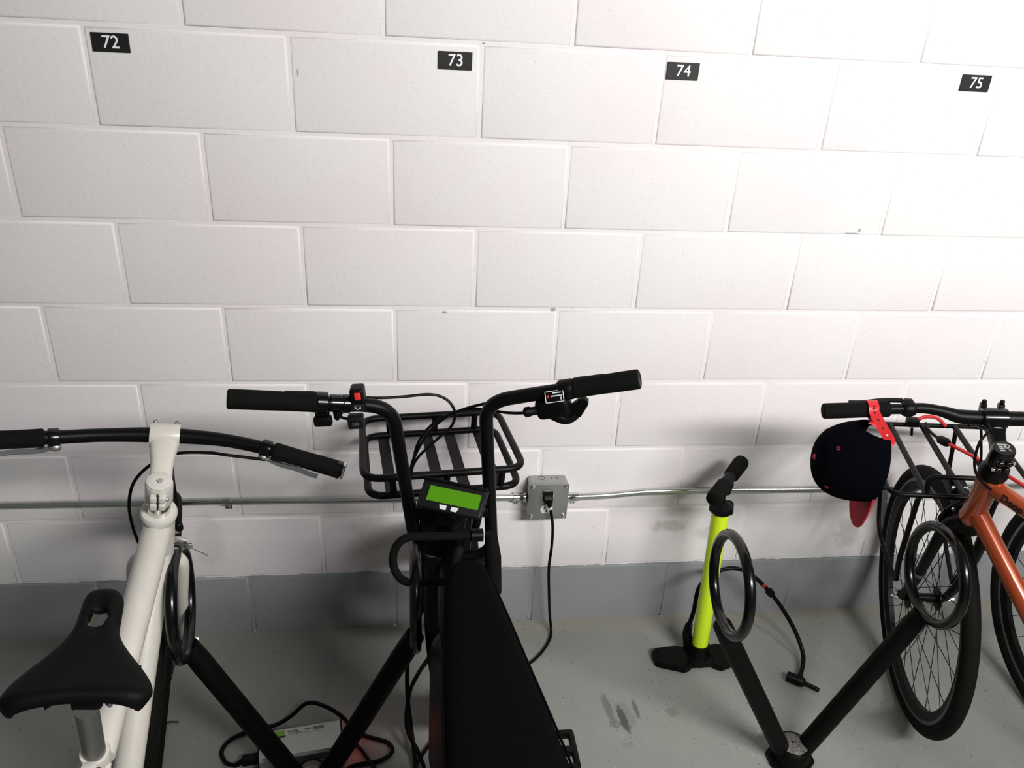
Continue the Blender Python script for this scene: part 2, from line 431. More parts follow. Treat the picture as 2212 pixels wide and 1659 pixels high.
# ------------------------------------------------------------------ battery charger on the floor
cx, cy = -.4265, -.4425
ca = math.radians(7.5); CU = V((math.cos(ca), math.sin(ca), 0)); CV = V((-math.sin(ca), math.cos(ca), 0)); CZ = V((0, 0, 1))
def cp(a, b, z): return V((cx, cy, 0)) + CU*a + CV*b + CZ*z
t = thing('battery_charger', 'silver aluminium battery charger with a paper label lying on the floor', 'charger', (cx, cy, 0))
prof = [(-.044, .004), (-.044, .024), (-.0405, .026), (-.0405, .030), (-.044, .032), (-.044, .052), (-.039, .058), (.039, .058), (.044, .052), (.044, .032), (.0405, .030), (.0405, .026), (.044, .024), (.044, .004), (.040, .001), (-.040, .001)]
MB().rings([[cp(a, b, z) for b, z in prof] for a in (-.097, .097)]).build('case', alu, t, sharp=25)
for sgn in (-1, 1):
    MB().box(cp(sgn*.099, 0, .030), (.004, .090, .060), (CU, CV, CZ), bev=.0015).build('end_cap', black_plastic, t)
lb = MB().box(cp(.012, .027, .0585), (.098, .016, .0006), (CU, CV, CZ)).build('paper_label', label_white, t)
for a0, b0, wa, wb in ((-.018, .0285, .026, .005), (-.012, .0225, .034, .003), (.018, .028, .014, .006), (.044, .028, .026, .009)):
    MB().box(cp(a0, b0, .05895), (wa, wb, .0003), (CU, CV, CZ)).build('print', label_grey, lb)
MB().box(cp(-.048, .027, .0587), (.022, .017, .0008), (CU, CV, CZ)).build('green_label', label_green, t)
MB().box(cp(-.048, .016, .0586), (.022, .005, .0006), (CU, CV, CZ)).build('black_label', sign_black, t)
for b in (.012, -.003):
    MB().box(cp(.1015, b, .040), (.002, .005, .006), (CU, CV, CZ), bev=.001).build('indicator_light', led_red, t)
m = MB(); m.box(cp(-.120, -.008, .026), (.040, .024, .020), (CU, CV, CZ), bev=.005); m.tube([cp(-.138, -.008, .024), cp(-.158, -.012, .018)], [.008, .005], 10); m.build('mains_connector', black_plastic, t)
MB().tube(crom([cp(-.155, -.012, .018), (-.606, -.455, .008), (-.622, -.42, .006), (-.605, -.385, .006), (-.56, -.362, .006), (-.50, -.352, .010), (-.462, -.344, .03), (-.42, -.338, .066), (-.375, -.352, .0665), (-.33, -.375, .05), (-.300, -.388, .012), (-.262, -.404, .006), (-.216, -.424, .006), (-.205, -.452, .006), (-.235, -.476, .006), (-.31, -.492, .006), (-.34, -.56, .006)], 8), .0052, 10).build('mains_cable', cable_black, t)
MB().tube(crom([cp(.101, -.01, .022), (-.305, -.425, .012), (-.289, -.434, .010), (-.258, -.478, .0065), (-.228, -.53, .0055), (-.19, -.60, .0055)], 8), .0045, 10).build('output_cable', cable_black, t)

# ------------------------------------------------------------------ bike racks (V posts with rings)
def bike_rack(label, base, rings):
    t = thing('bike_rack', label, 'bike rack', base, 'floor-mounted V racks with rings')
    b = V(base)
    m = MB(); oct_ = [(.062*math.cos(a), .052*math.sin(a)) for a in (math.pi/8 + math.pi*i/4 for i in range(8))]
    m.prism(oct_, b, (1, 0, 0), (0, 1, 0), .012)
    m.lathe([(.047, .012), (.045, .05), (.038, .058)], b, (0, 0, 1), 24); m.build('base', rack_black, t)
    m = MB(); m.rings([[b + V(((r + .004*math.sin(5*q + r*300))*math.cos(q), (r*.8 + .003*math.cos(4*q))*math.sin(q), z)) for q in (2*math.pi*k/28 for k in range(28))] for r, z in ((.043, .050), (.040, .0585), (.030, .063), (.016, .066), (.004, .066))])
    m.build('weld_patch', weld, t)
    for sgn, (c, yaw, R) in zip((-1, 1), rings):
        c = V(c); d = V((math.sin(yaw), math.cos(yaw), 0))
        rp = [c + d*(R*math.cos(a)) + V((0, 0, R*math.sin(a))) for a in (2*math.pi*i/48 for i in range(48))]
        MB().tube(rp, .0118, 14, closed=True).build('ring', gloss_black, t)
        bot = c + V((0, 0, -R - .006)); st = b + V((sgn*.030, 0, .040))
        MB().tube([st, st.lerp(bot, .9), bot], [.0235, .0235, .0215], 18).build('arm', rack_black, t)
bike_rack('black V-shaped floor rack beside the silver battery charger', (-.392, -.54, 0), [((-.622, -.54, .586), -.11, .112), ((-.150, -.535, .585), .0, .112)])
bike_rack('black V-shaped floor rack between the green pump and the orange bicycle', (.805, -.544, 0), [((.543, -.544, .583), .03, .110), ((1.030, -.544, .590), .07, .110)])

# ------------------------------------------------------------------ shared bicycle parts
def wheel(F, ax, Rc, r, parent, rim_m, name='front_wheel', track=True, nsp=32, hubw=.05, rim_d=.030, flange=.026, tread=False):
    ax = V(ax); ri = Rc - r*.62
    m = MB(F); wr = min(.0135, r*.62)
    m.wheelring([(-wr, ri+.004), (-wr, ri-.012), (-wr*.55, ri-rim_d), (wr*.55, ri-rim_d), (wr, ri-.012), (wr, ri+.004)], ax); w_ = m.build(name, rim_m, parent, sharp=50)
    m = MB(F); m.tube([ax + V((0, Rc*math.cos(t), Rc*math.sin(t))) for t in (2*math.pi*i/72 for i in range(72))], r, 16, closed=True); m.build('tyre', tyre_rubber, w_, sharp=60)
    if track:
        for s in (-1, 1):
            m = MB(F); x = s*(wr+.0008); m.wheelring([(x, ri-.001), (x, ri-.011), (x-s*.002, ri-.011), (x-s*.002, ri-.001)], ax); m.build('brake_track', rim_grey, w_, sharp=50)
    m = MB(F); m.lathe([(.006, -hubw-.012), (.010, -hubw-.010), (.011, -hubw), (flange, -hubw+.003), (flange, -hubw+.007), (.013, -hubw+.012), (.0115, 0), (.013, hubw-.012), (flange, hubw-.007), (flange, hubw-.003), (.011, hubw), (.010, hubw+.010), (.006, hubw+.012)], ax, (1, 0, 0), 20); m.build('hub', black_paint, w_)
    rs = Rc - r*.62 - rim_d
    for k in range(nsp):
        side = 1 if k % 2 else -1; a = 2*math.pi*k/nsp; cr = (.9 if (k//2) % 2 else -.9)
        p0 = ax + V((side*(hubw-.005), (flange-.003)*math.cos(a+cr), (flange-.003)*math.sin(a+cr)))
        p1 = ax + V((side*.003, rs*math.cos(a), rs*math.sin(a)))
        MB(F).tube([p0, p1], .0011, 4, caps=False).build('spoke', rim_black, w_)
    for s in (-1, 1):
        m = MB(F); m.lathe([(.0045, 0), (.0045, .024), (.0095, .010), (.0095, .019), (.005, .020), (.0048, .028), (.0001, .029)], ax + V((s*(hubw+.008), 0, 0)), (s, 0, 0), 6); m.build('axle_nut', black_paint if nsp == 24 else chrome, w_, sharp=20)
    return w_

def bolt(F, p, d, r, h, m, parent, name='bolt'):
    return MB(F).lathe([(r, 0), (r, h*.8), (r*.85, h), (r*.45, h), (r*.42, h*.5), (.0001, h*.5)], p, d, 12).build(name, m, parent)

def saddle(F, c, parent, L=.255, W=.178, m=saddle_vinyl, slot=True):
    """c: middle of the rear edge, saddle points along +y"""
    mb = MB(F); ns, nt_ = 26, 21; c = V(c); vs = []; fs = []
    def hw(s):
        t = max(0, min(1, (s-.32)/.55)); t = t*t*(3-2*t)
        n = .027*math.sqrt(max(.0, 1-max(0, (.10-s)/.10)**2)*.92+.08)
        e = 1 - .18*max(0, (s-.90)/.10)**2
        return (n + (s*.010) + (W/2-.037)*t)*e
    for i in range(ns):
        s = i/(ns-1)
        for j in range(nt_):
            u = -1 + 2*j/(nt_-1)
            back = max(0, (s-.66)/.34)
            y = L*(1-s) + .012*back*back*(1-abs(u)**1.6) + .016*back*back*max(0, abs(u)-.55)**2*4
            x = hw(s)*math.sin(u*math.pi/2)
            drop = (.030 - .006*s)*(abs(u)**3.2)*1.1 + (.020*max(0, (.12-s)/.12)**2)
            z = .008*max(0, s-.55)**1.0*2 - .004*math.sin(s*math.pi) - drop - .018*max(0, (s-.93)/.07)**2*(1)
            if slot and s < .5: z -= .010*max(0, 1-abs(u)/.32)*max(0, 1-abs(s-.28)/.2)
            vs.append(c + V((x, y, z)))
    for i in range(ns-1):
        for j in range(nt_-1):
            s = (i+.5)/(ns-1); u = abs(-1 + 2*(j+.5)/(nt_-1))
            if slot and .22 < s < .37 and u < .29 - abs(s-.30)*1.4: continue
            a = i*nt_+j; fs.append((a, a+1, a+nt_+1, a+nt_))
    mb.add(vs, fs); o = mb.build('saddle', m, parent, sharp=70)
    me = o.data; me.flip_normals() if me.polygons[0].normal.z < 0 else None
    sm = o.modifiers.new('thick', 'SOLIDIFY'); sm.thickness = .013; sm.offset = -1
    sb = o.modifiers.new('smooth', 'SUBSURF'); sb.levels = 1; sb.render_levels = 1
    return o

def grip(F, a, b, r, parent, m=rubber, ring=None):
    a, b = V(a), V(b); d = (b-a); L = d.length; d.normalize()
    mb = MB(F); mb.lathe([(r*.80, 0), (r*.97, .002), (r, .006), (r, L*.3), (r*.97, L*.6), (r, L-.010), (r*1.03, L-.004), (r*.9, L)], a, d, 20)
    return mb.build('grip', m, parent)

# ------------------------------------------------------------------ white bicycle
WF = Frame((-.79, -.392, 0), -.16, .16)
wb = thing('bicycle', 'white bicycle with worn paint, black flat handlebar and black saddle', 'bicycle', (-.79, -.392, 0))
wheel(WF, (0, 0, .345), .320, .025, wb, rim_black, rim_d=.045, track=False)
def wst(s): return V((0, -.043-.309*s, .336+.951*s))        # point on the steering axis
fk = MB(WF)
for s in (-1, 1):
    fk.tube(crom([wst(.385) + V((s*.030, 0, 0)), wst(.36) + V((s*.043, .002, 0)), wst(.25) + V((s*.046, .004, 0)), wst(.10) + V((s*.052, .022, 0)), V((s*.054, 0, .345))], 5), [.017, .0175, .016, .012, .009], 12)
fk.lathe([(.024, .37), (.030, .375), (.026, .398)], wst(0), wst(1)-wst(0), 18)
fk.tube([wst(.378) + V((-.034, 0, 0)), wst(.378) + V((.034, 0, 0))], .018, 12); fk.build('fork', white_paint, wb)
hb, ht = WF.w(wst(.405)), WF.w(wst(.53))
TT0, TT1 = V(ht).lerp(hb, .26), V((-.618, -1.005, .705))
BB, COLR = V((-.692, -.886, .288)), V((-.613, -1.022, .735))
fr = MB(); fr.tube([hb, ht], .0285, 22)
SA = (COLR-BB).normalized()
def otube(m, a, b, wx, wz, n=16):
    """oval frame tube"""
    a, b = V(a), V(b); T = (b-a).normalized(); X = T.cross(V((0, 0, 1))).normalized(); Z = X.cross(T)
    R = []
    for k in range(9):
        t = k/8; wa = wx[0] + (wx[1]-wx[0])*t; wb_ = wz[0] + (wz[1]-wz[0])*t
        R.append([a.lerp(b, t) + X*wa*math.cos(q) + Z*wb_*math.sin(q) for q in (2*math.pi*j/n for j in range(n))])
    m.rings(R)
otube(fr, TT0, TT1, (.0265, .0235), (.027, .022))
DT0 = hb.lerp(ht, .12); otube(fr, DT0, BB, (.0265, .0255), (.027, .026))
fr.tube([BB, COLR - SA*.012], .0175, 16); fr.tube([BB - V((.036, 0, 0)), BB + V((.036, 0, 0))], .021, 16)
RA = V((-.735, -1.335, .345)); RX = V((.99, .06, -.12))
for s in (-1, 1):
    fr.tube([BB + RX*(s*.022), BB.lerp(RA, .35) + RX*(s*.034), RA + RX*(s*.062)], .0095, 10)
    fr.tube([TT1 + V((s*.014, -.012, 0)), TT1.lerp(RA, .3) + RX*(s*.030), RA + RX*(s*.062)], .0085, 10)
fo = fr.build('frame', white_paint, wb)
RWF = Frame((RA.x - .345*math.sin(.12), RA.y, 0), -.06, .12)
wheel(RWF, (0, 0, .345), .323, .022, wb, dull_silver, name='rear_wheel', rim_d=.022)
for k in (.40, .52):
    p = DT0.lerp(BB, k); n_ = V((0, -.62, .78)); MB().lathe([(.0065, 0), (.0065, .0012), (.003, .0013), (.0028, .0004)], p + n_*.0262, n_, 12).build('bottle_boss', dark_slot, fo)
m = MB(); m.lathe([(.0205, -.030), (.0205, -.004), (.0195, 0), (.016, 0)], COLR, SA, 20); m.build('seat_collar', white_paint, wb)
m = MB(); m.box(COLR - SA*.014 + V((0, -.024, 0)), (.020, .014, .022), bev=.003); m.build('clamp_ear', white_paint, wb)
bolt(WORLD, COLR - SA*.014 + V((.009, -.026, 0)), (1, 0, 0), .005, .006, rust, wb)
SP = COLR + SA*.135
m = MB(); m.tube([COLR - SA*.02, SP], .0150, 18); m.build('seat_post', shaded_post_steel, wb)
SF = Frame((-.590, -1.098, .905), -.12, .12, pitch=.04)
saddle(SF, (0, 0, 0), wb, L=.238, W=.186)
m = MB(SF)
for s in (-1, 1): m.tube(crom([(s*.012, .205, -.030), (s*.022, .15, -.046), (s*.022, .07, -.046), (s*.040, .025, -.028)], 5), .0035, 8)
m.build('saddle_rail', chrome, wb)
m = MB(); m.box(SP + V((0, .012, .006)), (.040, .030, .020), bev=.006); m.build('saddle_clamp', black_paint, wb)
# headset, stem, bar
SD = wst(1) - wst(0)
m = MB(WF); m.lathe([(.0285, .520), (.0315, .524), (.0325, .530), (.0325, .537), (.0300, .541), (.020, .542)], wst(0), SD, 28); m.build('headset_cup', white_paint, wb)
m = MB(WF); m.lathe([(.0205, .54), (.0205, .572)], wst(0), SD, 24); m.build('spacer', chrome, wb)
stm = MB(WF)
stm.lathe([(.0225, .570), (.0238, .573), (.0238, .618), (.0225, .622)], wst(0), SD, 26)
A0, CL = wst(.600) + V((0, .008, 0)), V((0, -.128, .962))
dd = (CL-A0)
rr = []
X_ = V((1, 0, 0)); Zs = X_.cross(dd.normalized())
for k, (wx, wz) in enumerate(((.0215, .0185), (.0200, .0165), (.0195, .0155), (.0205, .0155), (.0240, .017), (.0265, .018))):
    c = A0 + dd*(k/5)*.86
    rr.append([c + X_*wx*math.copysign(abs(math.cos(q))**.75, math.cos(q)) + Zs*wz*math.copysign(abs(math.sin(q))**.75, math.sin(q)) for q in (2*math.pi*j/20 for j in range(20))])
stm.rings(rr)
so = stm.build('stem', white_paint, wb)
m = MB(WF); m.lathe([(.0225, -.026), (.0235, -.022), (.0235, .022), (.0225, .026)], CL, (1, 0, 0), 24); m.build('bar_clamp', white_paint, so)
m = MB(WF); m.lathe([(.0215, .622), (.0215, .626), (.019, .6275), (.006, .6275), (.0055, .625), (.0001, .625)], wst(0), SD, 26); m.build('top_cap', white_paint, so)
bolt(WF, wst(.625), SD, .0042, .003, chrome, so)
BK = V((0, -1, 0)) - SD.normalized()*(V((0, -1, 0)).dot(SD.normalized())); BK.normalize()
for sgn in (-1, 1):
    for h in (.585, .606):
        m = MB(WF); m.box(wst(h) + BK*.0245 + V((sgn*.0075, 0, 0)), (.0125, .012, .016), (X_, BK, SD.normalized()), bev=.003, seg=3); m.build('pinch_ear', white_paint, so)
MB(WF).box(wst(.596) + BK*.0245, (.002, .006, .044), (X_, BK, SD.normalized())).build('pinch_slot', dark_slot, so)
for h, s in ((.606, 1), (.585, -1)): bolt(WF, wst(h) + BK*.0250 + V((s*.0135, 0, 0)), (s, 0, 0), .0042, .005, chrome, so)
for s in (-1, 1):
    m = MB(WF); m.box(CL + V((s*.019, .020, -.002)), (.012, .014, .034), bev=.004); m.build('face_plate_lug', white_paint, so)
    bolt(WF, CL + V((s*.019, .021, .013)), (0, 0, 1), .0045, .007, dull_silver, so)
bar = crom([(-.33, -.190, .966), (-.25, -.168, .964), (-.185, -.152, .962), (-.10, -.135, .962), (0, -.128, .963), (.10, -.139, .965), (.185, -.162, .962), (.25, -.185, .955), (.325, -.208, .947)], 6)
bo = MB(WF).tube(bar, [.0125 + .0025*max(0, 1-abs(p.x)/.11) for p in bar], 18).build('handlebar', black_paint, wb)
for s, e0, e1 in ((1, V((.196, -.1655, .9610)), V((.318, -.2055, .9480))), (-1, V((-.196, -.1550, .9622)), V((-.318, -.1865, .9657)))):
    g = grip(WF, e1, e0, .0168, bo)
    d = (e1-e0).normalized()
    MB(WF).lathe([(.0178, 0), (.0178, .008), (.0165, .009)], e1 - d*.004, d, 18).build('end_clamp', gloss_black, g)
    MB(WF).lathe([(.0168, .0), (.0168, .003), (.0001, .0035)], e1 + d*.0085, d, 18).build('end_cap', chrome, g)
    c0 = e0 - d*.014
    MB(WF).lathe([(.0165, -.009), (.0172, -.007), (.0172, .007), (.0165, .009)], c0, d, 18).build('lever_clamp', gloss_black, bo)
    pv = c0 - d*.004 + V((0, -.008, -.015))
    lev = [pv, pv + d*.030 + V((0, -.002, -.005)), pv + d*.065 + V((0, -.004, -.0035)), pv + d*.092 + V((0, -.009, -.004)), pv + d*.105 + V((0, -.012, -.0015))]
    lv = MB(WF).band(crom(lev, 5), (0, .6, .55), [.009]*21, .003).build('brake_lever', chrome, bo)
    MB(WF).ball(pv, .0085, (1.3, 1, 1)).build('lever_pivot', dull_silver, lv)
MB().tube(crom([WF.w((.182, -.172, .944)), (-.50, -.53, .927), (-.537, -.525, .930), (-.598, -.505, .917), (-.645, -.505, .896), (-.678, -.52, .866), (-.693, -.525, .819), (-.692, -.53, .77), (-.678, -.545, .728), (-.66, -.56, .70)], 8), .0031, 8).build('brake_cable', cable_black, wb)
MB().tube(crom([(-.64, -.47, .90), (-.620, -.48, .885), (-.614, -.50, .85), (-.614, -.50, .81), (-.618, -.50, .765), (-.616, -.50, .748)], 8), .0031, 8).build('brake_cable', cable_black, wb)
bk = MB(); bk.tube(crom([(-.665, -.515, .706), (-.64, -.505, .726), (-.616, -.50, .738)], 5), [.007, .008, .006], 8); bk.tube(crom([(-.655, -.52, .69), (-.63, -.50, .712), (-.607, -.497, .706)], 5), [.008, .007, .006], 8)
bk.tube(crom([(-.655, -.51, .70), (-.632, -.478, .67), (-.640, -.455, .635)], 5), [.007, .007, .006], 8); bko = bk.build('brake_caliper', dull_silver, wb)
MB().lathe([(.006, 0), (.0078, .003), (.0078, .014), (.005, .018)], (-.616, -.50, .736), (-.05, 0, 1), 12).build('cable_adjuster', black_plastic, bko)
MB().lathe([(.008, 0), (.008, .007), (.0055, .008), (.0055, .013)], (-.606, -.502, .703), (.6, -.6, -.1), 6).build('anchor_bolt', chrome, bko)
MB().tube([(-.606, -.503, .702), (-.588, -.50, .684), (-.572, -.497, .671)], .0011, 6).build('cable_end', chrome, bko)
MB().cyl((-.578, -.498, .6757), (-.570, -.4965, .6693), .0019, n=8).build('end_crimp', dull_silver, bko)
MB().box((-.635, -.455, .625), (.012, .05, .013), bev=.003).build('brake_pad', rubber, bko)
for s in (-1, 1):      # cranks and pedals
    pc = BB + V((s*.07, 0, 0)); pe = pc + V((s*.010, s*.10, -s*.13))
    k = MB().tube([BB + V((s*.03, 0, 0)), pc, pe], [.012, .013, .010], 10).build('crank', black_paint, wb)
    MB().box(pe + V((s*.055, 0, 0)), (.09, .075, .018), bev=.005).build('pedal', black_plastic, k)
m = MB(); m.lathe([(.085, -.002), (.085, .002), (.02, .003)], BB + V((.052, 0, 0)), (1, 0, 0), 36); m.build('chainring', dull_silver, wb)

# ------------------------------------------------------------------ orange bicycle
OF = Frame((1.219, -.361, 0), .274, -.100)
ob = thing('bicycle', 'orange bicycle with a black front rack and black handlebar', 'bicycle', (1.219, -.361, 0))
wheel(OF, (0, 0, .35), .330, .020, ob, rim_black, rim_d=.034, flange=.030, hubw=.042)
def ost(s): return V((0, -.043-.309*s, .336+.951*s))
OD = (ost(1)-ost(0)).normalized()
fk = MB(OF)
for s in (-1, 1):
    fk.tube(crom([ost(.39) + V((s*.012, 0, .0)), ost(.365) + V((s*.042, .002, 0)), ost(.27) + V((s*.050, .004, 0)), ost(.12) + V((s*.052, .016, 0)), V((s*.055, 0, .352))], 6), [.016, .019, .0185, .014, .010], 14)
fk.lathe([(.020, .36), (.029, .372), (.027, .402)], ost(0), OD, 20); fko = fk.build('fork', black_paint, ob)
for s in (-1, 1):
    MB(OF).lathe([(.0165, -.004), (.0165, .004)], ost(.165) + V((s*.052, .0125, 0)), (0, -.29, .957), 16).build('fork_band', rim_grey, fko)
    MB(OF).lathe([(.007, 0), (.008, .006), (.004, .008)], V((s*.062, -.004, .372)), (s, 0, 0), 8).build('eyelet', dull_silver, fko)
hb, ht = OF.w(ost(.405)), OF.w(ost(.556))
fr = MB()
ax_ = (ht-hb).normalized()
fr.lathe([(.0270, -.002), (.0285, .006), (.0255, .016), (.0245, .05), (.0245, .10), (.0265, .137), (.0280, .146), (.0265, (ht-hb).length)], hb, ax_, 28)
phi = -.30; bkd = V((-math.sin(phi), -math.cos(phi), 0))
T0 = hb.lerp(ht, .80); T1 = T0 + bkd*.56 + V((0, 0, -.035))
D0 = hb.lerp(ht, .20); OBB = D0 + bkd*.565 + V((0, 0, -.445))
fr.tube([T0, T0.lerp(T1, .12), T1], [.0205, .0185, .0165], 20)
fr.tube([D0, D0.lerp(OBB, .10), OBB], [.0225, .0205, .0195], 20)
STt = T1 + bkd*.022 + V((0, 0, .05)); fr.tube([OBB, STt], .0165, 16)
ORA = OBB + bkd*.43 + V((0, 0, .065)); OX = V((math.cos(phi), -math.sin(phi), 0))
for s in (-1, 1):
    fr.tube([OBB + OX*(s*.022), OBB.lerp(ORA, .35) + OX*(s*.035), ORA + OX*(s*.065)], .010, 10)
    fr.tube([T1 + OX*(s*.014), T1.lerp(ORA, .3) + OX*(s*.032), ORA + OX*(s*.065)], .009, 10)
fr.tube([OBB - OX*.036, OBB + OX*.036], .021, 16)
fo = fr.build('frame', orange_paint, ob)
wheel(Frame((ORA.x, ORA.y, 0), phi, 0), (0, 0, ORA.z), ORA.z - .02, .020, ob, rim_black, name='rear_wheel', rim_d=.034, flange=.03)
SA2 = (STt-OBB).normalized(); MB().tube([STt - SA2*.02, STt + SA2*.11], .0136, 16).build('seat_post', black_paint, ob)
q = STt + SA2*.13; saddle(Frame((q.x + bkd.x*.12, q.y + bkd.y*.12, q.z + .02), phi), (0, 0, 0), ob, L=.27, W=.15, slot=False)
TD = (T1-T0).normalized(); side = TD.cross(V((0, 0, 1))).normalized()
if side.x > 0: side = -side
upv = side.cross(TD); upv = upv if upv.z > 0 else -upv
txn = (side*.985 + upv*.17).normalized(); tv = TD.cross(txn); tv = tv if tv.z > 0 else -tv
text_obj('lettering', 'Doop', .022, T0.lerp(T1, .085) + txn*.0178 - tv*.002, TD, tv, sign_black, fo, .0012, 'LEFT', .0005)
m = MB(OF); m.lathe([(.0285, .556), (.030, .561), (.0285, .574), (.0245, .580), (.0225, .592), (.019, .594)], ost(0), OD, 28); m.build('headset_cup', black_plastic, ob)
stm = MB(OF); stm.lathe([(.0205, .590), (.0235, .593), (.0235, .628), (.022, .632)], ost(0), OD, 26)
A0, CL = ost(.614) + V((0, .006, 0)), V((.004, -.152, .9680))
dd = CL - A0; Zs = X_.cross(dd.normalized())
stm.rings([[A0 + dd*(k/5)*.88 + X_*wx*math.copysign(abs(math.cos(q))**.8, math.cos(q)) + Zs*wz*math.copysign(abs(math.sin(q))**.8, math.sin(q)) for q in (2*math.pi*j/20 for j in range(20))]
           for k, (wx, wz) in enumerate(((.019, .018), (.0165, .0165), (.0165, .0165), (.0175, .017), (.021, .018), (.0235, .018)))])
so = stm.build('stem', gloss_black, ob)
m = MB(OF); m.lathe([(.0215, -.025), (.0225, -.021), (.0225, .021), (.0215, .025)], CL, (1, 0, 0), 24); m.build('bar_clamp', gloss_black, so)
for s in (-1, 1):
    m = MB(OF); m.box(CL + V((s*.018, .020, .008)), (.013, .014, .036), bev=.003); m.build('face_plate_lug', gloss_black, so)
    bolt(OF, CL + V((s*.018, .018, .026)), (0, 0, 1), .0050, .008, black_paint, so)
cA = A0 + dd*.62; dn = dd.normalized()
MB(OF).tube([cA + X_*.0182*math.cos(q) + Zs*.0178*math.sin(q) for q in (2*math.pi*j/28 for j in range(28))], .0012, 6, closed=True).build('silver_stripe', chrome, so)
m = MB(OF); m.lathe([(.0225, .632), (.0225, .637), (.0205, .640), (.0001, .640)], ost(0), OD, 28); cap_ = m.build('top_cap', gloss_black, so)
# emblem on the cap: an R whose left side is three bars
cu = OF.x; cvv = OF.w(OD) - OF.w((0, 0, 0)); cvv.normalize(); cf = cvv.cross(cu); cf = cf if cf.y > 0 else -cf; cz0 = OF.w(ost(.6402))
def cpt(a, b): return cz0 + cu*a + cf*b
for a0, a1, b in ((-.0130, .004, .0095), (-.0115, -.002, .0035), (-.0105, -.001, -.0015), (-.0100, -.001, -.0075)):
    MB().band([cpt(a0, b), cpt(a1, b)], cf, .0032, .0009).build('emblem', cork, cap_)
MB().band([cpt(.003, .0095), cpt(.008, .0085), cpt(.0098, .0045), cpt(.008, .0010), cpt(.003, -.0005), cpt(.011, -.0095)], cvv.cross(V((1, 0, 0))), .0001, .0001).build('emblem', cork, cap_)
MB().tube([cpt(.003, .0095), cpt(.0075, .0088), cpt(.0098, .0050), cpt(.0078, .0012), cpt(.0035, .0), cpt(.0115, -.0090)], .0015, 6).build('emblem', cork, cap_)
bolt(WORLD, cpt(.001, .002), cvv, .003, .0025, chrome, cap_)
BK = V((0, -1, 0)) - OD*(V((0, -1, 0)).dot(OD)); BK.normalize()
for h, s in ((.600, -1), (.619, 1)):
    for sg in (-1, 1):
        MB(OF).box(ost(h) + BK*.024 + V((sg*.008, 0, 0)), (.014, .013, .013), (X_, BK, OD), bev=.004, seg=3).build('pinch_ear', gloss_black, so)
    bolt(OF, ost(h) + BK*.025 + V((s*.015, 0, 0)), (s, 0, 0), .0042, .005, chrome, so)
bar = crom([(-.350, -.170, .981), (-.25, -.162, .985), (-.185, -.155, .985), (-.140, -.151, .986), (-.100, -.150, .979), (-.068, -.152, .970), (-.04, -.152, .968), (.004, -.152, .968), (.05, -.152, .968), (.076, -.152, .970), (.108, -.150, .979), (.148, -.151, .986), (.193, -.155, .985), (.25, -.162, .985), (.350, -.170, .981)], 6)
bo = MB(OF).tube(bar, [.0115 + .0043*max(0, min(1, (.11-abs(p.x))/.05)) for p in bar], 18).build('handlebar', black_paint, ob)
for s in (-1, 1):
    grip(OF, V((s*.353, -.170, .981)), V((s*.212, -.158, .985)), .0172, bo, rubber)
    MB(OF).lathe([(.014, -.013), (.016, -.010), (.0175, -.005), (.0175, .005), (.016, .010), (.014, .013)], V((s*.172, -.154, .985)), (s, -.08, 0), 18).build('lever_clamp', black_plastic, bo)
    MB(OF).box(V((s*.172, -.146, .998)), (.020, .018, .012), bev=.004).build('lever_mount', black_plastic, bo)
    p0 = V((s*.178, -.128, .992)); MB(OF).band(crom([p0, p0 + V((s*.04, .0, -.001)), p0 + V((s*.085, -.010, -.003)), p0 + V((s*.115, -.014, -.002))], 5), (0, 1, .2), [.011]*16, .005).build('brake_lever', black_plastic, bo)
MB().tube(crom([(1.055, -.49, .945), (1.035, -.54, .965), (1.012, -.555, .945), (1.013, -.56, .90), (1.035, -.562, .862), (1.085, -.565, .826), (1.165, -.60, .790), (1.26, -.80, .76)], 8), .0030, 8).build('brake_cable', cable_black, ob)
MB().tube(crom([(1.06, -.455, .93), (1.108, -.43, .915), (1.135, -.42, .865), (1.150, -.425, .80), (1.14, -.44, .72)], 8), .0030, 8).build('brake_cable', cable_black, ob)
bk = MB(OF); bk.tube(crom([(-.034, -.118, .70), (0, -.112, .722), (.034, -.118, .70)], 6), .009, 10)
for s in (-1, 1): bk.tube(crom([(s*.034, -.118, .70), (s*.040, -.11, .675), (s*.026, -.10, .655)], 5), .008, 8)
bko = bk.build('brake_caliper', black_plastic, ob)
bolt(OF, (-.024, -.125, .712), (0, -1, .2), .005, .006, chrome, bko)
# front rack (turns with the fork)
rk = MB(OF); ZP = .742
xs = (-.165, -.083, -.002, .080, .165)
rk.tube(fillet([(-.165, -.118, ZP), (-.165, .232, ZP), (.165, .232, ZP), (.165, -.118, ZP)], .032, 6, closed=True), .0062, 12, closed=True)
ro = rk.build('front_rack', black_paint, ob)
for x in xs[1:4]:
    MB(OF).tube([(x, -.114, ZP), (x, .228, ZP)], .0072, 12).build('deck_tube', black_paint, ro)
MB(OF).tube(fillet([(-.083, -.112, ZP), (-.083, -.098, ZP + .040), (.080, -.098, ZP + .040), (.080, -.112, ZP)], .022, 6), .0058, 12).build('rear_fence', black_paint, ro)
for s in (-1, 1):
    MB(OF).tube(fillet([(s*.083, .224, ZP), (s*.086, .222, .60), (s*.086, .165, .44), (s*.070, .012, .392)], .05, 6), .0056, 10).build('stay', black_paint, ro)
    MB(OF).tube(fillet([(s*.083, -.112, ZP), (s*.086, -.075, ZP - .03), (s*.084, -.025, .49), (s*.070, .010, .396)], .04, 6), .0068, 10).build('stay', black_paint, ro)
MB(OF).band(crom([(0, -.02, ZP - .004), (0, -.06, ZP - .012), (0, -.100, ZP - .02), (0, -.128, .715)], 5), (1, 0, 0), [.050]*16, .004).build('crown_bracket', black_paint, ro)
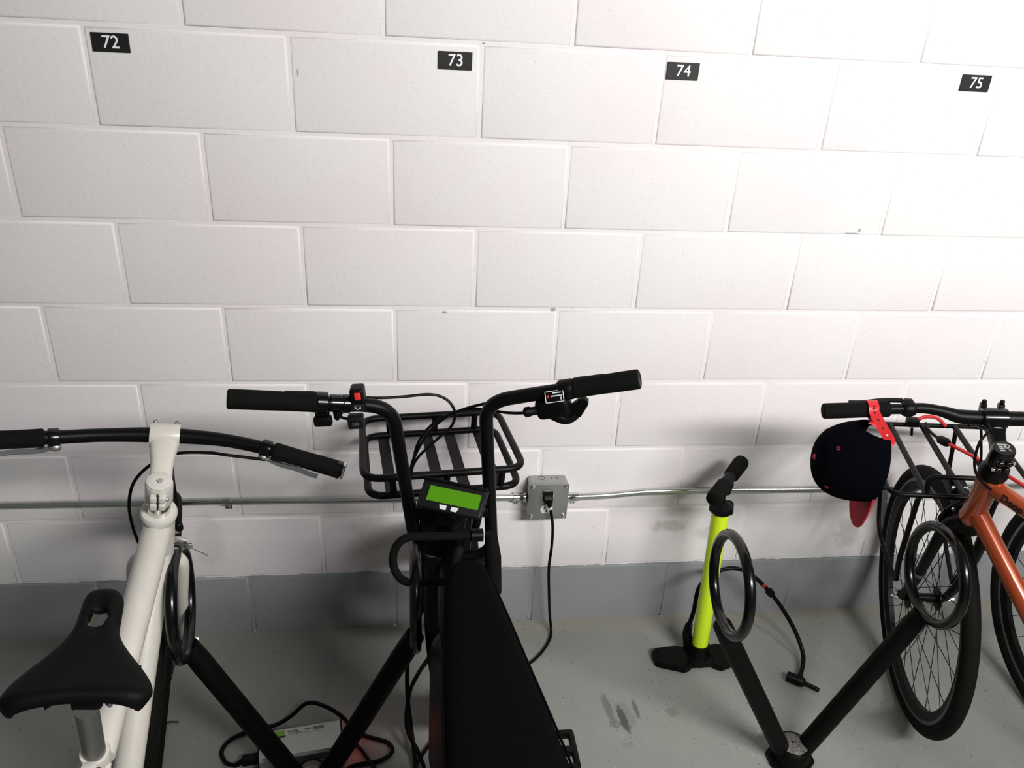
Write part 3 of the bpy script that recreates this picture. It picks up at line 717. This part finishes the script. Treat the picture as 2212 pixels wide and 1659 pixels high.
for x in (-.012, .014): bolt(OF, (x, -.075, ZP - .004), (0, 0, 1), .0055, .004, chrome, ro)

# ------------------------------------------------------------------ bungee cord on the rack
t = thing('bungee_cord', 'red elastic cord with black hooks stretched over the front rack', 'cord', tuple(OF.w((-.05, .1, ZP))))
MB(OF).tube(crom([(-.020, .225, ZP + .018), (.005, .232, ZP + .026), (.035, .232, ZP + .022), (.055, .222, ZP + .004)], 6), .0048, 10).build('cord', red_cord, t)
MB(OF).box((-.030, .222, ZP + .014), (.032, .026, .024), bev=.006).build('hook', black_plastic, t)
MB(OF).tube([(-.034, .205, ZP + .006), (-.034, .198, ZP - .014)], .0035, 8).build('hook', black_plastic, t)
MB(OF).tube(crom([(.004, .222, ZP + .012), (.001, .19, ZP + .012), (.002, .155, ZP + .016), (.010, .130, ZP + .016)], 5), .0038, 8).build('cord', cable_black, t)
p0, p1, p2 = V((.008, .135, ZP + .016)), V((.026, .100, ZP + .018)), V((.118, -.055, ZP + .018))
MB(OF).lathe([(.004, 0), (.011, .008), (.012, .028), (.009, .036), (.005, .038)], p0, p1-p0, 8).build('hook', black_plastic, t)
MB(OF).tube(crom([p1, p1.lerp(p2, .35) + V((.002, 0, .001)), p1.lerp(p2, .7), p2, (.165, -.117, ZP + .006)], 6), .0046, 10).build('cord', red_cord, t)

# ------------------------------------------------------------------ cap hanging on the orange bike's grip
ct = thing('baseball_cap', 'dark navy baseball cap with red brim and red strap hung on the handlebar grip', 'cap', (.90, -.40, .70))
RC = V((.895, -.402, .809))                                    # centre of the head opening
NX = V((-.965, .12, .02)).normalized()                        # from the opening to the crown button
BKU = V((-.37, .03, .93)); BKU = (BKU - NX*BKU.dot(NX)).normalized()      # towards the back strap (up)
SD_ = NX.cross(BKU).normalized()
if SD_.y > 0: SD_ = -SD_                                       # towards the camera side
def dome(u, v):
    """u around the opening (0 = back/up), v from rim 0 to button 1"""
    a = 2*math.pi*u; rz = .098*math.cos(a); ry = .078*math.sin(a)
    k = math.cos(v*math.pi/2)**.62 if v < 1 else 0.
    h = .134*math.sin(v*math.pi/2)**1.05
    fr_ = 1 + .10*max(0, -math.cos(a))*math.sin(v*math.pi)      # taller front panel
    return RC + (BKU*rz*fr_ + SD_*ry)*k + NX*h
m = MB(); nu, nv = 96, 40; vs_ = []; fs_ = []
for j in range(nv):
    for i in range(nu):
        uu = (i/nu + .5) % 1 - .5; v0 = .30*math.sqrt(max(0, 1-(uu/.092)**2))      # half-round opening above the strap
        vs_.append(dome(i/nu, v0 + (.985-v0)*j/(nv-1)))
vs_.append(dome(0, 1)); tip = len(vs_)-1
for j in range(nv-1):
    for i in range(nu):
        fs_.append((j*nu+i, j*nu+(i+1) % nu, (j+1)*nu+(i+1) % nu, (j+1)*nu+i))
for i in range(nu): fs_.append(((nv-1)*nu+i, (nv-1)*nu+(i+1) % nu, tip))
m.add(vs_, fs_); cr_ = m.build('crown', navy_felt, ct, sharp=80)
s_ = cr_.modifiers.new('thick', 'SOLIDIFY'); s_.thickness = .0025; s_.offset = 0
m = MB(); m.ball(dome(0, 1), .0075, (.8, 1, 1)); m.build('button', red_felt, ct)
for u, v in ((.125, .60), (.375, .60), (.625, .60), (.875, .60)):
    p = dome(u, v); n_ = (dome(u+.01, v)-p).cross(dome(u, v+.01)-p).normalized(); n_ = n_ if n_.dot(p-RC) > 0 else -n_
    ta = n_.orthogonal().normalized(); tb = n_.cross(ta)
    MB().tube([p + n_*.0012 + (ta*math.cos(q)+tb*math.sin(q))*.0034 for q in (2*math.pi*i/12 for i in range(12))], .0013, 6, closed=True).build('eyelet', red_felt, ct)
# brim: a curved visor leaving the front (lower) rim, pointing down
m = MB(); R = []
for i in range(17):
    u = .50 + (i-8)/16*.27; a = 2*math.pi*u; s_n = (i-8)/8
    rim_p = RC + BKU*.098*math.cos(a) + SD_*.078*math.sin(a)
    out = .080*math.sqrt(max(0, 1 - abs(s_n)**2.4)) + .002
    d = (-BKU*1.0 + NX*(-.02)).normalized()
    R.append((rim_p + NX*.001, rim_p + d*out*.5 - NX*.000 + NX*.010*(1-s_n*s_n)*0, rim_p + d*out + NX*.004*s_n*s_n))
th = -NX*.0035
m.add([p for r in R for p in r] + [p + th for r in R for p in r], [])
n3 = len(R)*3; base = 0; fs_ = []
for i in range(16):
    for j in range(2):
        a = i*3+j; fs_ += [(a, a+1, a+4, a+3), (n3+a, n3+a+3, n3+a+4, n3+a+1)]
    fs_ += [(i*3+2, n3+i*3+2, n3+i*3+5, i*3+5), (i*3, i*3+3, n3+i*3+3, n3+i*3)]
m.f += fs_; m.build('brim', red_felt, ct)
# snap strap looping up over the grip
g0 = OF.w((-.250, -.1612, .9845)); gd = (OF.w((-.353, -.170, .981)) - OF.w((-.212, -.158, .985))).normalized()
perp = V((0, 0, 1)) - gd*gd.z; perp.normalize(); fwd = gd.cross(perp); fwd = fwd if fwd.y < 0 else -fwd      # towards camera
near = dome(.093, .02) + NX*(-.002); far = dome(1-.093, .02)
def gp(a, r=.0196): return g0 + perp*r*math.sin(a) + fwd*r*math.cos(a)
sp = crom([near - BKU*.006, near, near.lerp(gp(.0), .5) + fwd*.004, gp(.15, .0205), gp(.8), gp(1.57), gp(2.3), gp(2.99, .0205), far.lerp(gp(3.14), .5), far, far - BKU*.012], 6)
MB().band(sp, gd, .0215, .0022).build('strap', red_strap, ct)
for k in range(6):
    i = 9 + k*3; p = sp[i]; T = (sp[i+1]-sp[i-1]).normalized(); nn = T.cross(gd).normalized(); nn = nn if nn.dot(fwd) > 0 else -nn
    MB().cyl(p + nn*.0009, p + nn*.0016, .0024, n=10).build('snap_hole', dark_slot if k else white_plastic, ct)

# ------------------------------------------------------------------ neighbouring bicycle at the right edge
NF = Frame((1.576, -.463, 0), .02, 0.)
nb = thing('bicycle', 'black bicycle with silver-striped front wheel behind the orange frame', 'bicycle', (1.576, -.463, 0))
wheel(NF, (0, 0, .344), .322, .022, nb, rim_black, rim_d=.030, nsp=28)
fk = MB(NF)
for s in (-1, 1): fk.tube(crom([ost(.38) + V((s*.02, 0, 0)), ost(.35) + V((s*.046, 0, 0)), ost(.15) + V((s*.052, .010, 0)), V((s*.056, 0, .344))], 6), [.016, .016, .012, .009], 12)
fk.build('fork', black_paint, nb)
bk = MB(NF)
for s in (-1, 1): bk.tube(crom([(s*.012, -.10, .745), (s*.045, -.105, .72), (s*.032, -.10, .655)], 5), .008, 8)
bko = bk.build('brake_caliper', dull_silver, nb)
fr = MB(NF); fr.tube([ost(.40), ost(.56)], .023, 18); fr.tube([ost(.54), (0, -.78, .80)], .017, 16); fr.tube([ost(.43), (0, -.66, .29)], .019, 16); fr.tube([(0, -.66, .29), (0, -.80, .84)], .0165, 16)
for s in (-1, 1):
    fr.tube([(s*.02, -.66, .29), (s*.06, -1.06, .344)], .010, 10); fr.tube([(s*.014, -.785, .80), (s*.06, -1.06, .344)], .009, 10)
fr.build('frame', black_paint, nb)
wheel(NF, (0, -1.06, .344), .322, .022, nb, rim_black, name='rear_wheel', rim_d=.03, nsp=28)
MB(NF).tube([(0, -.79, .82), (0, -.83, .94)], .0136, 14).build('seat_post', dull_silver, nb)
saddle(NF, (0, -.96, .965), nb, L=.27, W=.15, slot=False)
MB(NF).tube([ost(.55), ost(.62), ost(.62) + V((0, .09, .02))], .019, 14).build('stem', black_paint, nb)
bo = MB(NF).tube(crom([(-.29, -.21, .97), (-.15, -.16, .96), (0, -.145, .95), (.15, -.16, .96), (.29, -.21, .97)], 6), .0125, 14).build('handlebar', black_paint, nb)
for s in (-1, 1): grip(NF, V((s*.295, -.212, .97)), V((s*.18, -.172, .962)), .0168, bo)

# ------------------------------------------------------------------ black electric bicycle
EF = Frame((.0, -.300, 0), .08, -.09)                          # turned front end
RF = Frame((-.107, -.300, 0), -.10, 0.)                        # frame-mounted rack
eb = thing('electric_bicycle', 'black electric bicycle with long bench seat, tall handlebar and front rack', 'bicycle', (.0, -.300, 0))
X0 = .004                                                     # steering centre line in the local frame
wheel(EF, (X0, .02, .255), .215, .040, eb, rim_black, track=False, nsp=24, hubw=.055, rim_d=.02)
EC = V((X0, -.165, .735)); ED = V((0, -.375, .927))
def est(z): return EC + ED*((z-EC.z)/ED.z)
fk = MB(EF)
for s in (-1, 1): fk.tube(crom([est(.525) + V((s*.066, .004, 0)), est(.47) + V((s*.070, .01, 0)), est(.36) + V((s*.070, .02, 0)), V((X0 + s*.070, .02, .255))], 6), [.019, .0185, .016, .012], 14)
fk.tube([est(.525) + V((-.066, .004, 0)), est(.525) + V((.066, .004, 0))], .021, 14); fk.build('fork', black_paint, eb)
m = MB(EF)     # mudguard over the front tyre
arc = [(X0, .02 + .275*math.cos(a), .255 + .275*math.sin(a)) for a in (math.radians(d) for d in range(35, 196, 8))]
wd_ = []
m.band(arc, (1, 0, 0), .092, .004); m.build('mudguard', black_plastic, eb)
# high-rise handlebar
def mir(p, s): return V((X0 + s*p[0], p[1], p[2]))
hp = [mir(p, -1) for p in ((.367, -.300, 1.100), (.18, -.246, 1.052), (.088, -.228, 1.030), (.083, -.142, .600))] + [mir(p, 1) for p in ((.083, -.142, .600), (.088, -.228, 1.030), (.18, -.246, 1.052), (.367, -.300, 1.100))]
bo = MB(EF).tube(fillet(hp, .055, 8), .0135, 16).build('handlebar', black_paint, eb)
MB(EF).tube([mir((.081, -.172, .745), -1), mir((.081, -.172, .745), 1)], .0165, 14).build('cross_tube', black_paint, bo)
m = MB(EF); m.tube([est(.76), est(.62)], .026, 18); m.box(est(.745), (.07, .05, .05), bev=.01); m.build('stem', black_paint, eb)
for s in (-1, 1):
    k_ = .219 if s < 0 else .249
    e0, e1 = mir((k_, -.2532 - (k_-.205)*.2885, 1.0584 + (k_-.205)*.257), s), mir((.367, -.3000, 1.1000), s)
    g = grip(EF, e1, e0, .0182, bo, rubber); d = (e1-e0).normalized()
    pv = e0 - d*.022 + V((0, .018, -.008))
    lv = crom([pv, pv + d*.03 + V((0, .018, .004)), pv + d*.06 + V((0, .014, .006)), pv + d*.085 + V((0, .006, .010))], 5)
    MB(EF).band(lv, (0, .9, .3), [.012]*16, .006).build('brake_lever', black_plastic, bo)
# left side: throttle ring, bell lever, light switch with red button, walk button
eL0, eL1 = mir((.219, -.2572, 1.0620), -1), mir((.370, -.3008, 1.1008), -1); dL = (eL0-eL1).normalized()
MB(EF).lathe([(.018, -.010), (.0205, -.008), (.0205, .010), (.018, .012)], eL0 + dL*.006, dL, 20).build('throttle_collar', gloss_black, bo)
MB(EF).box(eL0 + dL*.006 + V((0, -.008, -.034)), (.034, .016, .020), bev=.005, seg=3).build('thumb_throttle', black_plastic, bo)
MB(EF).box(eL0 + dL*.006 + V((0, -.004, -.020)), (.026, .012, .014), bev=.003).build('thumb_throttle', black_plastic, bo)
MB(EF).lathe([(.0165, -.010), (.0165, .012)], eL0 + dL*.032, dL, 18).build('lever_clamp', gloss_black, bo)
MB(EF).lathe([(.007, 0), (.006, .012), (.003, .016)], eL0 + dL*.033 + V((0, -.006, -.015)), (0, -.2, -1), 10).build('cable_adjuster', black_plastic, bo)
MB(EF).lathe([(.0165, -.007), (.0175, -.006), (.0175, .006), (.0165, .007)], eL0 + dL*.052, dL, 18).build('switch_clamp', gloss_black, bo)
pS = eL0 + dL*.077 + V((0, 0, .006))
sw = MB(EF).box(pS + V((0, -.006, .011)), (.026, .032, .046), bev=.005, seg=3).build('light_switch', black_plastic, bo)
MB(EF).box(pS + V((.002, -.0222, .0215)), (.0115, .004, .0145), bev=.0015).build('red_button', red_switch, sw)
MB(EF).box(pS + V((0, -.0218, -.002)), (.025, .003, .016), bev=.001).build('horn_panel', grey_plastic, sw)
pc = pS + V((.0, -.0238, -.001))
MB(EF).tube([pc + V((.0030*math.cos(a), 0, .0026*math.sin(a) - .001)) for a in (math.radians(d) for d in range(-200, 21, 20))], .0005, 5).build('lamp_symbol', sign_white, sw)
for a in (-160, -20, 20, 60, 120, 160):
    a = math.radians(a); MB(EF).tube([pc + V((.0042*math.cos(a), 0, .0036*math.sin(a) - .0004)), pc + V((.0062*math.cos(a), 0, .0052*math.sin(a)))], .0005, 5).build('lamp_symbol', sign_white, sw)
pB = pS + V((-.009, -.010, -.036))
ks = MB(EF).box(pB, (.030, .022, .026), bev=.004).build('mode_switch', grey_plastic, bo)
MB(EF).box(pB + V((.001, -.0108, 0)), (.020, .002, .013), bev=.0006).build('switch_rocker', gloss_black, ks)
for k in (-1, 0, 1): MB(EF).box(pB + V((.001 + k*.0045, -.0122, 0)), (.0026, .0008, .007)).build('rocker_mark', rim_grey, ks)
MB(EF).tube(crom([pS + V((-.012, -.004, -.016)), pS + V((-.034, -.004, -.020)), pS + V((-.036, -.004, -.030)), pS + V((-.018, -.004, -.034)), pS + V((-.010, -.004, -.026))], 6), .0028, 8).build('switch_wire', cable_black, bo)
# right side: shifter with a window
eR0, eR1 = mir((.249, -.2659, 1.0697), 1), mir((.370, -.3008, 1.1008), 1); dR = (eR0-eR1).normalized()
MB(EF).lathe([(.0165, -.016), (.0195, -.012), (.0195, .010), (.0165, .014)], eR0 + dR*.012, dR, 18).build('shifter_clamp', black_plastic, bo)
pR = eR0 + dR*.040
ux = -dR; uz = V((0, 0, 1)) - ux*ux.z; uz.normalize(); uy = uz.cross(ux); uy = uy.normalized()
FX = (ux, uy, uz)
sh = MB(EF).box(pR + V((.004, -.002, -.030)), (.066, .036, .040), FX, bev=.010, seg=3).build('shifter', black_plastic, bo)
MB(EF).tube(crom([pR + V((.0, -.004, -.044)), pR + V((.025, -.012, -.054)), pR + V((.045, -.014, -.044))], 5), [.012, .012, .008], 10).build('shift_lever', black_plastic, sh)
m = MB(EF); m.prism([(-.020, -.010), (-.010, -.017), (.006, -.014), (.024, .006), (.026, .014), (.022, .021), (.012, .022), (-.006, .012)], pR + V((.047, -.006, -.033)), ux, uz, .012); m.build('shift_lever', black_plastic, sh)
MB(EF).lathe([(.006, 0), (.0085, .002), (.0085, .012), (.010, .016), (.010, .024), (.005, .028)], pR + V((-.026, -.004, -.036)), V((-1, 0, -.12)), 12).build('cable_adjuster', black_plastic, sh)
wn = pR + V((.004, -.0225, .001)); up2 = (uz*.86 + uy*.51).normalized(); nr2 = ux.cross(up2)
nr2 = nr2 if nr2.y < 0 else -nr2
wi = MB(EF).box(wn, (.036, .003, .022), (ux, -nr2, up2), bev=.001).build('gear_window', gloss_black, sh)
m = MB(EF); fp = [wn + nr2*.0016 + ux*a + up2*b for a, b in ((-.0172, -.0102), (.0172, -.0102), (.0172, .0102), (-.0172, .0102))]
m.tube(fillet(fp, .002, 3, closed=True), .0007, 5, closed=True); m.build('window_frame', sign_white, wi)
MB(EF).box(wn + nr2*.0016 - ux*.0122 + up2*.001, (.0036, .0008, .0055), (ux, -nr2, up2)).build('gear_pointer', red_switch, wi)
for k in range(6): MB(EF).box(wn + nr2*.0016 + ux*(-.006 + k*.0038) + up2*.001, (.0018, .0006, .0024), (ux, -nr2, up2)).build('gear_mark', sign_white, wi)
MB(EF).box(wn + nr2*.0016 + ux*.005 + up2*.0066, (.016, .0006, .0018), (ux, -nr2, up2)).build('gear_mark', sign_white, wi)
MB(EF).box(wn + nr2*.0016 + ux*.0122 - up2*.0045, (.0014, .0006, .0055), (ux, -nr2, up2)).build('gear_mark', sign_white, wi)
# cables at the bar
for pts, r in (([(-.29, -.52, 1.045), (-.224, -.47, 1.015), (-.175, -.46, 1.012), (-.12, -.455, 1.014), (-.088, -.455, 1.002), (-.072, -.46, .977), (-.078, -.46, .945), (-.11, -.465, .914), (-.150, -.47, .87), (-.165, -.45, .80)], .0030),
               ([(.128, -.525, 1.01), (.084, -.48, .985), (.037, -.46, .974), (-.028, -.455, .981), (-.074, -.455, .972), (-.12, -.46, .935), (-.152, -.465, .876), (-.165, -.44, .80)], .0030),
               ([(.06, -.52, 1.05), (-.007, -.49, 1.014), (-.057, -.47, .988), (-.111, -.465, .957), (-.146, -.465, .905), (-.16, -.44, .80)], .0030),
               ([(-.215, -.52, 1.02), (-.20, -.50, .98), (-.178, -.49, .90), (-.170, -.46, .80), (-.17, -.40, .70)], .0055),
               ([(-.165, -.45, .80), (-.150, -.43, .72), (-.14, -.44, .62), (-.13, -.5, .5)], .006)):
    MB().tube(crom(pts, 7), r, 8).build('cable', cable_black, eb)
# display
dF = Frame((-.078, -.553, .832), .39, 0., pitch=.62)
ds = MB(dF).box((0, 0, 0), (.133, .060, .018), bev=.005, seg=3).build('display', grey_plastic, bo)
MB(dF).box((.004, .001, .0092), (.106, .031, .0016)).build('screen', lcd, ds)
MB(dF).box((0, .0285, .004), (.133, .006, .022), bev=.002).build('display_lip', black_plastic, ds)
for x, sk in ((-.012, 1), (.012, -1)):
    MB(dF).prism([(-.008 if sk > 0 else -.007, .004), (-.0045 if sk > 0 else -.007, -.005), (.007 if sk > 0 else .0045, -.005), (.007 if sk > 0 else .008, .004)], (x, -.0225, .0086), (1, 0, 0), (0, 1, 0), .0012).build('display_button', white_plastic, ds)
MB(dF).tube([(-.02, .0, -.008), (-.03, .02, -.04)], .010, 10).build('display_mount', black_plastic, ds)
# front rack: floor frame, raised rail, flat slats, posts
RZ = .722; rx0, rx1, ry0, ry1 = -.150, .190, -.062, .200
rk = MB(RF); rk.tube(fillet([(rx0, ry0, RZ), (rx0 + .006, ry1, RZ), (rx1 - .006, ry1, RZ), (rx1, ry0, RZ)], .04, 7, closed=True), .0085, 12, closed=True)
ro = rk.build('front_rack', black_paint, eb)
rail = fillet([(rx0 - .010, ry0 - .002, RZ + .047), (rx0 + .002, ry1 + .004, RZ + .047), (rx1 + .0, ry1 + .004, RZ + .047), (rx1 + .008, ry0 - .002, RZ + .047)], .042, 7, closed=True)
MB(RF).tube(rail, .0085, 12, closed=True).build('rack_rail', black_paint, ro)
for x in (-.098, .010, .066, .140):
    MB(RF).box((x, (ry0+ry1)/2, RZ - .003), (.026, ry1-ry0, .004)).build('slat', black_paint, ro)
for x, y in ((-.095, ry0), (.145, ry0), (.02, ry0), (-.08, ry1), (.13, ry1), (.03, ry1)):
    MB(RF).tube([(x, y, RZ), (x + (-.003 if x < 0 else .003), y + (-.002 if y < 0 else .004), RZ + .047)], .008, 10).build('rack_post', black_paint, ro)
for s in (-1, 1):
    MB(RF).tube(fillet([(.015 + s*.080, ry0 - .004, RZ), (.015 + s*.078, ry0 - .03, RZ - .06), (.02 + s*.045, -.115, .60)], .04, 5), .0095, 12).build('rack_strut', black_paint, ro)
MB().box((-.083, -.428, .635), (.113, .028, .20), bev=.006).build('mount_plate', black_paint, ro)
m = MB(EF); m.lathe([(.028, 0), (.031, .01), (.029, .15), (.031, .16), (.028, .17)], est(.545), ED, 20); hto = m.build('head_tube', black_paint, eb)
# main frame, console, seat, drivetrain
fr = MB(); H1 = EF.w(est(.63)); BBe = V((-.062, -.80, .300))
fr.tube(crom([(-.088, -.44, .60), (-.088, -.55, .47), (-.075, -.66, .38), BBe], 6), [.046, .030], 18); fr.tube([EF.w(est(.58)), (-.088, -.45, .59)], .034, 14)
fr.tube(crom([H1, (-.082, -.60, .60), (-.065, -.80, .56), (-.045, -1.05, .62)], 6), .024, 16)
fr.tube([BBe, (-.045, -.98, .70)], .022, 14)
EA = V((.00, -1.38, .255)); EX = V((.995, .09, 0))
for s in (-1, 1):
    fr.tube([BBe + EX*(s*.05), EA + EX*(s*.085)], .014, 10); fr.tube([(-.045 + s*.06, -1.02, .66), EA + EX*(s*.085)], .013, 10)
    fr.tube([(-.045 + s*.05, -.95, .665), (-.015 + s*.07, -1.50, .665)], .012, 10)
fr.build('frame', black_paint, eb)
cn = MB(); cn.box((-.062, -.765, .375), (.100, .33, .40), (V((.995, .09, 0)), V((-.09, .995, 0)), V((0, 0, 1))), bev=.05, seg=5); co = cn.build('console', grey_plastic, eb)  # unseen lower body made deep and long to block light to the floor
wheel(Frame((EA.x, EA.y, 0), -.08), (0, 0, .255), .215, .040, eb, rim_black, name='rear_wheel', track=False, nsp=24, hubw=.06, rim_d=.02)
secs = [(-.655, .006, .010, -.052), (-.658, .015, .020, -.053), (-.668, .025, .030, -.054), (-.688, .034, .036, -.055), (-.725, .043, .038, -.055), (-.80, .053, .040, -.051), (-.92, .067, .042, -.045), (-1.05, .081, .044, -.037), (-1.20, .094, .045, -.027), (-1.36, .100, .045, -.016), (-1.48, .098, .044, -.008), (-1.515, .088, .038, -.005), (-1.53, .06, .028, -.004)]
m = MB(); R = []
for y, hw, hh, xc in secs:
    zc = .742 + .02*min(1, max(0, (-y-.7)/.5)); ring = []
    for j in range(24):
        a = 2*math.pi*j/24; ca_, sa_ = math.cos(a), math.sin(a)
        ring.append(V((xc + hw*math.copysign(abs(ca_)**.38, ca_), y, zc + hh*math.copysign(abs(sa_)**.55, sa_))))
    R.append(ring)
m.rings(R); se = m.build('bench_seat', seat_fabric, eb, sharp=60)
for s in (-1, 1):
    MB().tube(crom([(xc + s*hw*.985, y, .742 + .02*min(1, max(0, (-y-.7)/.5)) + hh*.62) for y, hw, hh, xc in secs[2:-1]], 4), .0022, 6).build('seam_piping', seat_fabric, se)
MB().box((-.03, -1.05, .685), (.10, .75, .025), (V((.995, .07, 0)), V((-.07, .995, 0)), V((0, 0, 1))), bev=.008).build('seat_pan', black_plastic, eb)
for s in (-1, 1):
    pc = BBe + EX*(s*.130); pe = pc + V((s*.024, s*.145, -s*.095))
    k = MB().tube([BBe + EX*(s*.03), pc, pe], [.013, .014, .011], 10).build('crank', black_paint, eb)
    c = pe + V((s*.072, 0, 0))
    m = MB()
    for yy in (-.046, .046): m.box(c + V((0, yy, 0)), (.094, .014, .020), bev=.004)
    for xx in (-.042, .042): m.box(c + V((s*xx, 0, 0)), (.014, .10, .020), bev=.005)
    m.box(c, (.09, .020, .018), bev=.004); m.build('pedal', black_plastic, k)
m = MB(); m.lathe([(.075, -.002), (.075, .002), (.02, .003)], BBe + EX*.068, EX, 36); m.build('chainring', black_paint, eb)
MB().tube(crom([(-.105, -.47, .53), (-.158, -.39, .34), (-.166, -.32, .16), (-.166, -.345, .08), (-.157, -.405, .03), (-.148, -.50, .008), (-.150, -.60, .006)], 7), .0055, 8).build('charge_lead', cable_black, eb)
MB().tube(crom([(-.085, -.53, .47), (-.118, -.44, .30), (-.140, -.36, .17), (-.162, -.35, .09), (-.168, -.42, .05), (-.140, -.48, .03), (-.125, -.53, .012), (-.145, -.60, .006)], 7), .0055, 8).build('charge_lead', cable_black, eb)

# ------------------------------------------------------------------ lock on the electric bicycle
ul = thing('u_lock', 'black U-shaped lock closed around the rack ring and electric bicycle frame', 'lock', (-.10, -.585, .70))
LU = V((1, .04, -.03)).normalized(); LW = V((0.02, -.15, -1)).normalized(); o0 = V((-.160, -.588, .770))
sh_ = [o0 + LU*.130, o0] + [o0 + LW*(.051 - .051*math.cos(a)) - LU*(.036*math.sin(a)) for a in (math.pi*i/14 for i in range(1, 14))] + [o0 + LW*.102, o0 + LW*.102 + LU*.130]
MB().tube(sh_, .0082, 14).build('shackle', rubber, ul)
MB().tube([o0 + LU*.158 - LW*.004, o0 + LU*.163 + LW*.050, o0 + LU*.166 + LW*.130], [.012, .0165, .0155], 18).build('crossbar', rubber, ul)
MB().tube([o0 + LU*.118, o0 + LU*.142], .013, 16).build('collar', black_plastic, ul)
MB().tube([o0 + LU*.118 + LW*.102, o0 + LU*.142 + LW*.102], .013, 16).build('collar', black_plastic, ul)

# ------------------------------------------------------------------ floor pump
px, py = .677, -.186
fp_ = thing('floor_pump', 'lime green bicycle floor pump with black base, handle and hose', 'pump', (px, py, 0))
B0, B1 = V((px, py, .040)), V((.660, -.182, .522))
PA = (B1-B0).normalized()
MB().tube([B0, B1], .0230, 28).build('barrel', lime, fp_)
# foot plate with two wings and a hub
def wing(s):
    return [V((px + s*a, py + b, 0)) for a, b in ((.020, .028), (.060, .036), (.125, .028), (.134, .018), (.134, -.022), (.126, -.030), (.056, -.056), (.040, -.050), (.022, -.034))]
for s in (-1, 1):
    w0 = wing(s); c = sum(w0, V((0, 0, 0)))/len(w0)
    m = MB(); m.rings([[p + V((0, 0, z)) + (c-p)*k for p in w0] for z, k in ((.001, .0), (.014, .0), (.020, .06), (.020, .20), (.0165, .24))])
    wo = m.build('foot_wing', black_plastic, fp_, sharp=30)
    m = MB(); m.rings([[p + V((0, 0, z)) + (c-p)*k for p in w0] for z, k in ((.016, .25), (.0185, .27))]); m.build('foot_pad', tyre_rubber, wo, sharp=30)
m = MB(); m.lathe([(.040, 0), (.040, .012), (.034, .020), (.030, .034), (.0285, .050), (.0285, .058), (.0240, .059)], V((px, py, 0)), PA, 28); m.box((px, py - .012, .011), (.06, .062, .020), bev=.006); ho = m.build('base_hub', black_plastic, fp_)
m = MB(); m.tube(crom([(px - .024, py + .018, .03), (px - .034, py + .026, .075), (px - .030, py + .03, .105)], 5), [.016, .013, .010], 12); m.build('hose_port', black_plastic, ho)
MB().tube([V((px - .034, py + .022, .085)) + V((.0, .010*math.cos(a), .017*math.sin(a))) + V((.004*math.sin(a), 0, .012)) for a in (2*math.pi*i/20 for i in range(20))], .004, 8, closed=True).build('hose_hook', black_plastic, ho)
m = MB(); m.lathe([(.0245, -.004), (.032, 0), (.034, .010), (.0325, .016), (.020, .024), (.012, .030)], B1, PA, 8); m.ball(B1 + PA*.012 + V((.024, .012, 0)), .013, (1.1, 1, .7)); m.build('barrel_cap', black_plastic, fp_)
MB().tube([B1 + PA*.02, B1 + PA*.085], .0068, 12).build('plunger_rod', black_plastic, fp_)
hc = B1 + PA*.095 + V((.006, 0, 0)); ha = .70; hd = V((math.sin(ha), math.cos(ha), .05)).normalized()
m = MB(); m.tube([hc - PA*.040, hc - PA*.01], [.012, .017], 14); m.tube([hc - hd*.04, hc + hd*.04], .0155, 16); hn = m.build('handle', black_plastic, fp_)
for s in (-1, 1):
    MB().lathe([(.0160, .020), (.0198, .026), (.0205, .060), (.0212, .092), (.0195, .103), (.012, .107)], hc, hd*s, 18).build('handle_grip', rubber, hn)
hose = crom([(px - .030, py + .03, .105), (.655, -.150, .150), (.670, -.125, .215), (.715, -.115, .257), (.767, -.115, .270), (.818, -.118, .250), (.872, -.128, .204), (.926, -.145, .142), (.968, -.175, .078), (.985, -.215, .030), (.972, -.250, .016), (.950, -.283, .015)], 8)
MB().tube(hose, .0062, 10).build('hose', cable_black, fp_)
i = 50; T = (hose[i+1]-hose[i-1]).normalized()
MB().lathe([(.007, -.010), (.0115, -.008), (.0115, .008), (.007, .010)], hose[i], T, 14).build('hose_clip', black_plastic, fp_)
MB().lathe([(.0068, -.009), (.0072, -.004), (.0068, .002)], hose[i-3], (hose[i-2]-hose[i-4]).normalized(), 12).build('hose_band', red_felt, fp_)
hd0 = V((.912, -.288, .016)); hdx = (V((.983, -.335, .012)) - hd0).normalized()
m = MB(); m.lathe([(.010, -.006), (.0145, -.003), (.0148, .036), (.012, .044), (.009, .046)], hd0, hdx, 16); m.tube([hd0 + hdx*.028 + V((0, .0, .0)), V((.950, -.283, .016))], .008, 10); pho = m.build('pump_head', black_plastic, fp_)
MB().tube([hd0 + hdx*.044, hd0 + hdx*.086 + V((0, 0, -.004))], .0062, 10).build('thumb_lock', black_plastic, pho)

# ------------------------------------------------------------------ small litter
tw = MB().tube(crom([(-.782, -.322, .004), (-.765, -.320, .005), (-.747, -.321, .004)], 4), [.003, .0032, .0022], 7).build('twig', twig_m, loc=(-.765, -.32, 0))
tag(tw, 'short reddish brown twig lying on the floor beside the white bicycle wheel', 'twig')
